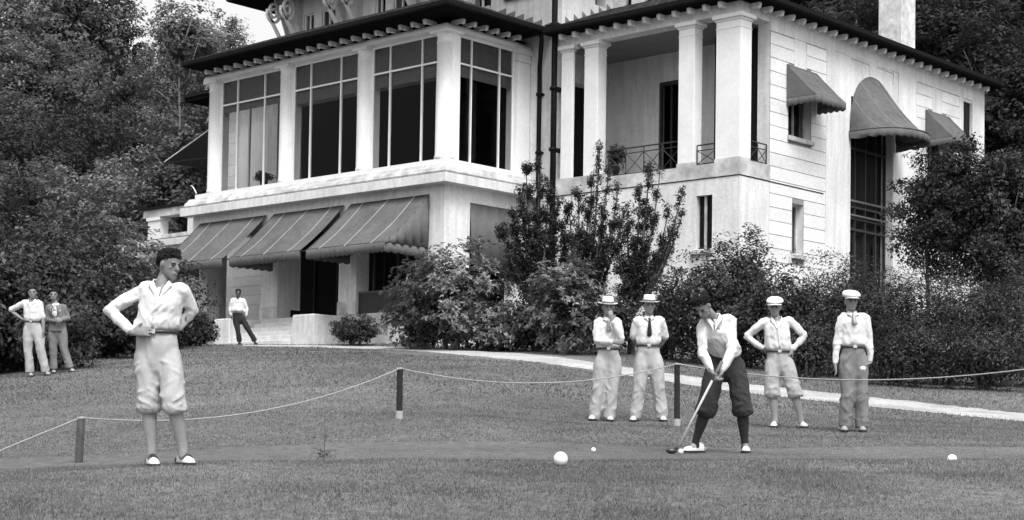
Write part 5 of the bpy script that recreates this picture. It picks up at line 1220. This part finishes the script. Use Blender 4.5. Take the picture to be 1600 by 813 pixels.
# the golfer putting
figure('dark haired golfer in white shirt and dark plus fours bending over his putt', 16.9, (1131,709), .0085,
  (1101,499), (1094,456), -30, 48, (1114,497,-.22), (1121,520,-.16), (1134,551,0), (1098,509,-.22), (1143,500,-.14), [(1097,551,-.30),(1113,582,-.40)], [(1143,549,-.28),(1128,581,-.38)], (1119,572,.02), (1149,570,.02),
  [(1104,636,-.10),(1087,690,0)], [(1159,634,-.08),(1164,694,0)], 'short', bot_m='tweed', head_o=-.36, skin='skin_t', sockm='sockd', hairstyle='short',
  hands={'L':dict(dir=(.55,.25,-.8), n=(-.6,.2,-.3), side=1, curl=1.0, spread=.05), 'R':dict(dir=(-.4,.2,-.9), n=(.6,.2,-.2), side=-1, curl=1.0, spread=.05)},
  shoes=[((1092,700,.03),(1076,705,-.06)),((1164,700,.10),(1166,705,-.14))], saddle='shoeg', H=1.74, belt=False, bag=1.12, hw=(.150,.175,.185), dp=(.115,.125,.125), roll=-8, seed=2.)
# man with hand on chin
figure('man in brimmed straw hat with one hand at his chin and the other arm folded', 23.0, (939,660), .0115,
  (949.5,494), (950,466), 8, 8, (950,500,0), (950,518,0), (950,544,0), (934,503,0), (966,503,0), [(932,533,-.05),(958,535,-.24)], [(971,532,-.08),(956,501,-.22)], (940,562,0), (960,562,0),
  [(936,606,-.02),(928,652,0)], [(957,606,-.02),(952,650,0)], 'long', bot_m='cream', hat=brim_hat, hairstyle='capped', tie=('midgrey',.45), skin='skin_t',
  hands={'L':dict(dir=(1,.1,.05), n=(0,-1,0), side=1, curl=.3), 'R':dict(dir=(-.2,.1,1), n=(0,-1,0), side=-1, curl=.6)},
  shoes=[((927,657,.08),(924,661,-.14)),((951,656,.08),(954,660,-.12))], H=1.72, bag=1.10, hw=(.150,.165,.165), seed=3.)
figure('man in straw hat, short sleeves and dark necktie with hands behind his back', 23.0, (1012,658), .0115,
  (1015,491), (1014,464), 4, 6, (1014,498,0), (1014,515,0), (1013,539,0), (996,501,0), (1032,501,0), [(989,528,.08),(1003,550,.20)], [(1039,528,.08),(1024,550,.20)], (1004,558,0), (1023,558,0),
  [(999,604,-.02),(993,650,0)], [(1029,604,-.02),(1034,650,0)], 'long', bot_m='cream', hat=brim_hat, hairstyle='capped', tie=('blackc',.72), sleeves='short', skin='skin_t',
  shoes=[((993,655,.08),(988,659,-.14)),((1034,654,.08),(1037,658,-.12))], H=1.76, bag=1.12, seed=4.)
figure('man in white flat cap and pale plus fours, hands on hips, behind the golfer', 21.8, (1229,668), .0115,
  (1213,497), (1208,464), -12, 8, (1213,500,0), (1214,518,0), (1216,548,0), (1194,503,0), (1235,502,0), [(1166,526,.06),(1192,545,.02)], [(1257,525,.06),(1238,547,-.02)], (1207,566,0), (1228,566,0),
  [(1206,611,-.03),(1211,654,0)], [(1241,611,-.03),(1251,654,0)], 'short', bot_m='cream', hat=flat_cap, hairstyle='capped', skin='skin_t',
  hands={'L':dict(dir=(1,0,-.1), n=(0,-1,0), side=-1, curl=.3), 'R':dict(dir=(-.7,.4,-.7), n=(0,-1,0), side=1, curl=.5)},
  shoes=[((1211,660,.08),(1208,667,-.14)),((1250,660,.08),(1258,667,-.12))], H=1.74, bag=1.08, hw=(.155,.172,.176), seed=5.)
sc2, me2_ = figure('slim man in white flat cap, long sleeves and necktie with arms hanging straight down', 20.9, (1334,675), .0115,
  (1332,487), (1327,455), 6, 5, (1331,492,0), (1332,512,0), (1333,541,0), (1315,497,0), (1352,497,0), [(1308,532,.0),(1305,570,-.05)], [(1358,532,.0),(1360,567,-.05)], (1323,560,0), (1344,560,0),
  [(1324,614,-.03),(1321,663,0)], [(1346,614,-.03),(1347,664,0)], 'long', bot_m='grey', hat=flat_cap, hairstyle='capped', tie=('midgrey',.36), skin='skin_t', shoe_m='shoeg',
  hands={'L':dict(dir=(.1,.1,-1), n=(1,0,0), curl=.5), 'R':dict(dir=(-.9,.25,-.55), n=(0,.3,-1), curl=.5)},
  shoes=[((1321,667,.08),(1319,674,-.14)),((1347,668,.08),(1348,675,-.12))], H=1.76, hw=(.142,.155,.168), bag=1.06, seed=6.)
# two young men by the left shrubs
figure('young man in open white short sleeved shirt, one hand on hip, at the far left', 33.0, (60,586), .016,
  (51,467), (51,448), 8, 0, (50,471,0), (50,482,0), (51,502,0), (38,474,0), (62,474,0), [(16,485,.08),(35,499,.02)], [(67,498,.0),(68,516,-.03)], (44,514,0), (59,514,0),
  [(44,548,-.02),(47,580,0)], [(64,547,-.04),(71,579,0)], 'long', bot_m='midgrey', sleeves='short', skin='skin_t',
  hands={'L':dict(dir=(1,.1,0), n=(0,-1,0), side=-1, curl=.3), 'R':dict(curl=.5)}, shoes=[((47,583,.08),(49,587,-.14)),((71,581,.06),(76,585,-.12))], shoe_m='shoeg', H=1.78, bag=1.05, seed=7.)
figure('young man in dark suit jacket, grey trousers and pale tie clasping his hands', 33.6, (98,580), .016,
  (85,471), (83,451), 10, 2, (87,477,0), (88,487,0), (90,503,0), (76,480,0), (100,480,0), [(73,500,.02),(86,502,-.20)], [(107,498,.02),(95,500,-.20)], (83,514,0), (97,514,0),
  [(83,546,-.02),(84,575,0)], [(100,546,-.02),(109,573,0)], 'long', top_m='suit', bot_m='grey', skin='skin_t', tie=('midgrey',.42), jacket=True, belt=False,
  hands={'L':dict(dir=(1,.2,0), n=(0,-1,0), curl=.6), 'R':dict(dir=(-1,.2,0), n=(0,-1,0), curl=.6)}, shoes=[((84,577,.08),(84,581,-.14)),((110,575,.06),(114,578,-.12))], shoe_m='shoeg', H=1.74, seed=8.)
figure('attendant in white jacket and dark trousers leaning against the left stair block', 51.0, (388,538), .022,
  (373,465), (371.5,451), 10, 0, (372,467,0), (371,475,0), (371,488,0), (363,469,0), (381,469,0), [(359,482,.02),(361,494,-.06)], [(386,482,.02),(385,495,-.06)], (368,497,0), (378,497,0),
  [(372,518,-.04),(374,533,0)], [(389,517,-.04),(398,532,0)], 'long', top_m='shirt', bot_m='blackc', skin='skin_d', jacket=False, belt=False,
  shoes=[((373,536,.08),(377,539,-.14)),((398,533,.06),(402,536,-.12))], shoe_m='shoed', H=1.76, blouse=.05, seed=9.)

# ------------------------------------------------------------------ golf things
gr = W(1119,583,16.48); hd = W(1060,698,16.45); 
pt = thing('putter', (hd.x,hd.y,gz(hd.x,hd.y)), 'long pale shafted golf club with dark head held by the golfer', 'golf club')
mb = MB().tube([gr.lerp(hd,-.12), gr, gr.lerp(hd,.3), gr.lerp(hd,.985)], [.0135,.014,.0125,.010], 8); mb.build('shaft', M['shaft'], pt, True)
MB().tube([gr.lerp(hd,-.16), gr.lerp(hd,.10)], .0165, 8).build('grip', M['grip'], pt, True)
c = W(1049,700,16.45); c.z = gz(c.x,c.y)+.032; mb = MB(); ax = (RT*.98-UP*.02, FW.copy(), UP)
ellipsoid(mb, c, (.060,.042,.031), ax, 16, 10); mb.tube([c+RT*.035+UP*.006, hd+UP*.015], [.02,.012], 8); mb.build('club_head', M['club'], pt, True)
def sphere(name, px, py, d, r, label, cat, sink=.0, m='ball'):
    p = gpt(px, d); mb = MB(); c = p+UP*(r-sink)
    ellipsoid(mb, c, (r,r,r), None, 24, 16)
    if r > .04: mb.tube([c-UP*(r+.04), c-UP*r*.8], .012, 8)
    o = mb.build(name, M[m], None, True); return tag(o, label, cat)
def dball(px, py, label, r=.0255):                          # struck on the slope exactly where its foot is seen
    h = place(px, py); p = Vector(h) if h else gpt(px, 16); mb = MB(); ellipsoid(mb, p+UP*r, (r,r,r), None, 16, 12); o = mb.build('golf_ball', M['ball'], None, True); return tag(o, label, 'golf ball')
for px, d, label, r, sink in ((877,13.9,'largest white ball marker, standing on the grass left of the golfer',.060,.0),(1488,14.6,'white dome shaped marker half sunk in the grass at the right',.043,.037)):
    sphere('tee_marker', px, 714, d, r, label, 'tee marker', sink)
q = gpt(1064.5,16.35); mb = MB(); ellipsoid(mb, q+UP*.028, (.027,.027,.027), None, 16, 12); o = mb.build('golf_ball', M['ball'], None, True); tag(o, 'golf ball at the club head, about to be putted', 'golf ball')
q = gpt(928,16.4); mb = MB(); ellipsoid(mb, q+UP*.022, (.024,.024,.024), None, 16, 12); o = mb.build('golf_ball', M['ball'], None, True); tag(o, 'small golf ball lying alone beyond the large white ball marker', 'golf ball')
p = W(1348,576,20.70); mb = MB(); ellipsoid(mb, p, (.040,.03,.032), None, 14, 10); ob = mb.build('white_cap_cup', M['ball'], None, True); ob.name = 'small_cup'; tag(ob, 'small white rounded cup held low in the necktie man hand', 'cup')

# ------------------------------------------------------------------ rope on stakes
stakes = [((-120,740),16.3,.50,'rope stake left of the frame'),((125,724),17.0,.485,'short faded rope stake behind the tall man, leftmost'),((624,654),20.5,.63,'rope stake in the middle of the lawn with a pale foot'),((1058,667),21.5,.83,'tallest rope stake, right beside the putting golfer'),((1780,680),18.6,.86,'x')]
tops = []
for i, ((px,py), d, h, lb) in enumerate(stakes):
    b0 = gpt(px, d); tp = b0+UP*h
    if i == 1: tp = W(127,653,d)
    if i == 2: tp = W(625,576,d)
    if i == 3: tp = W(1058,569,d)
    if i == 4: tp = W(1790,545,d)
    tops.append(tp)
    if i in (0,4): continue
    st = thing('rope_stake', b0, lb, 'stake', 'stakes holding the white rope'); r = .042 if i == 1 else .040
    mb = MB(); lean = Vector((0,0,0)); R = []
    for t, k in ((-.1,1.),(0,1.),(.5,.98),(.96,.96),(1.0,.80)):
        c = b0.lerp(tp, t); R.append([c+RT*math.cos(a)*r*k+FW*math.sin(a)*r*k for a in [2*math.pi*j/10+.3 for j in range(10)]])
    mb.rings(R); mb.build('post', M['postw'] if i == 1 else M['post'], st)
    if i != 1: q = MB(); q.rings([[b0+UP*z+RT*math.cos(a)*r*1.15+FW*math.sin(a)*r*1.15 for a in [2*math.pi*j/10+.3 for j in range(10)]] for z in (-.05,.10)]); q.build('pale_foot', M['midgrey'], st)
    q = MB(); q.tube([tp+RT*-.045, tp+FW*-.045+UP*-.01, tp+RT*.045, tp+FW*.045+UP*.01, tp+RT*-.045], .007, 6); q.build('rope_loop', M['rope'], st, True)
mb = MB(); prev = None
sags = [(0,640,[]),]
def span(a, b, mid_px, n=26):
    """hanging rope between a and b through the sag seen in the photograph"""
    pts = []; 
    m = ray(*mid_px); f_ = ((b-a).x*0)
    # find where the view ray meets the vertical plane through a,b
    h = Vector((b.x-a.x, b.y-a.y)); nrm = Vector((h.y, -h.x)); t = (a.x*nrm.x+a.y*nrm.y)/(m.x*nrm.x+m.y*nrm.y); q = m*t
    u = ((q.x-a.x)*h.x+(q.y-a.y)*h.y)/h.length_squared; zl = a.z+(b.z-a.z)*u; sag = (zl-q.z)/(4*u*(1-u))
    return [Vector((a.x+(b.x-a.x)*i/n, a.y+(b.y-a.y)*i/n, a.z+(b.z-a.z)*i/n-4*sag*(i/n)*(1-i/n))) for i in range(n+1)]
a0 = Vector(tops[1])+(W(0,706,16.6)-tops[1])*1.9
rp_ = span(a0, tops[1], (60,680))[:-1]+span(tops[1], tops[2], (400,644))[:-1]+span(tops[2], tops[3], (840,599))[:-1]+span(tops[3], tops[4], (1330,594))
mb.tube([p+UP*.002 for p in rp_], .0078, 6); o = mb.build('rope', M['rope'], None, True); tag(o, 'thin white rope sagging between the stakes across the lawn', 'rope')

# ------------------------------------------------------------------ small things round the house and lawn
def potted(px, py, Y, r_, h, label, pot=True):
    q = ray(px, py); q = q*(Y/q.y); me = crown_mesh('foliage', M['leafdark'], int(px), r_, r_*.9, 0, h, 40, 30, .035, .12, fillr=.4, inner=300)
    t = thing('potted_plant', q, label, 'plant'); o = bpy.data.objects.new('foliage', me); COL.objects.link(o); o.parent = t
    if pot: MB().lathe(q, [(.09,-.24),(.13,-.10),(.15,0),(.15,.03),(.12,.03)], 14).build('pot', M['post'], t, True)
potted(412, 283, 36.5, .30, .34, 'dark fern in a pot standing inside the first bay window')
potted(962, 262, 39.75, .30, .62, 'dark bushy potted plant by the loggia railing between the two left columns')
fin = []
for k in range(7):
    t_ = k/6; q = ray(307-9.5*t_, 303-13*t_-3*math.sin(t_*3.14)); fin.append(q*((YF-.2)/q.y))
MB().tube(fin, [.022,.022,.02,.02,.018,.012,.006], 8).build('cornice_hook', M['trim'], club, True)
w_ = gpt(507, 15.2); rg = np.random.default_rng(8); n_ = 130
C_ = np.array(w_)+np.stack([rg.normal(0,.05,n_),rg.normal(0,.05,n_),rg.uniform(.0,.10,n_)],1); me_ = leaves_mesh('foliage', C_, unit(rg,n_)+np.array([0,0,.3]), .014, rg, 4., M['leafdark'])
wt = thing('weed_tuft', w_, 'small dark weed tuft with a thin stalk alone in the foreground lawn', 'weed'); o = bpy.data.objects.new('foliage', me_); COL.objects.link(o); o.parent = wt; o.location = -w_
MB().tube([w_, w_+UP*.2+RT*.01, w_+UP*.42], [.003,.0025,.001], 5).build('stalk', M['leaf'], wt)
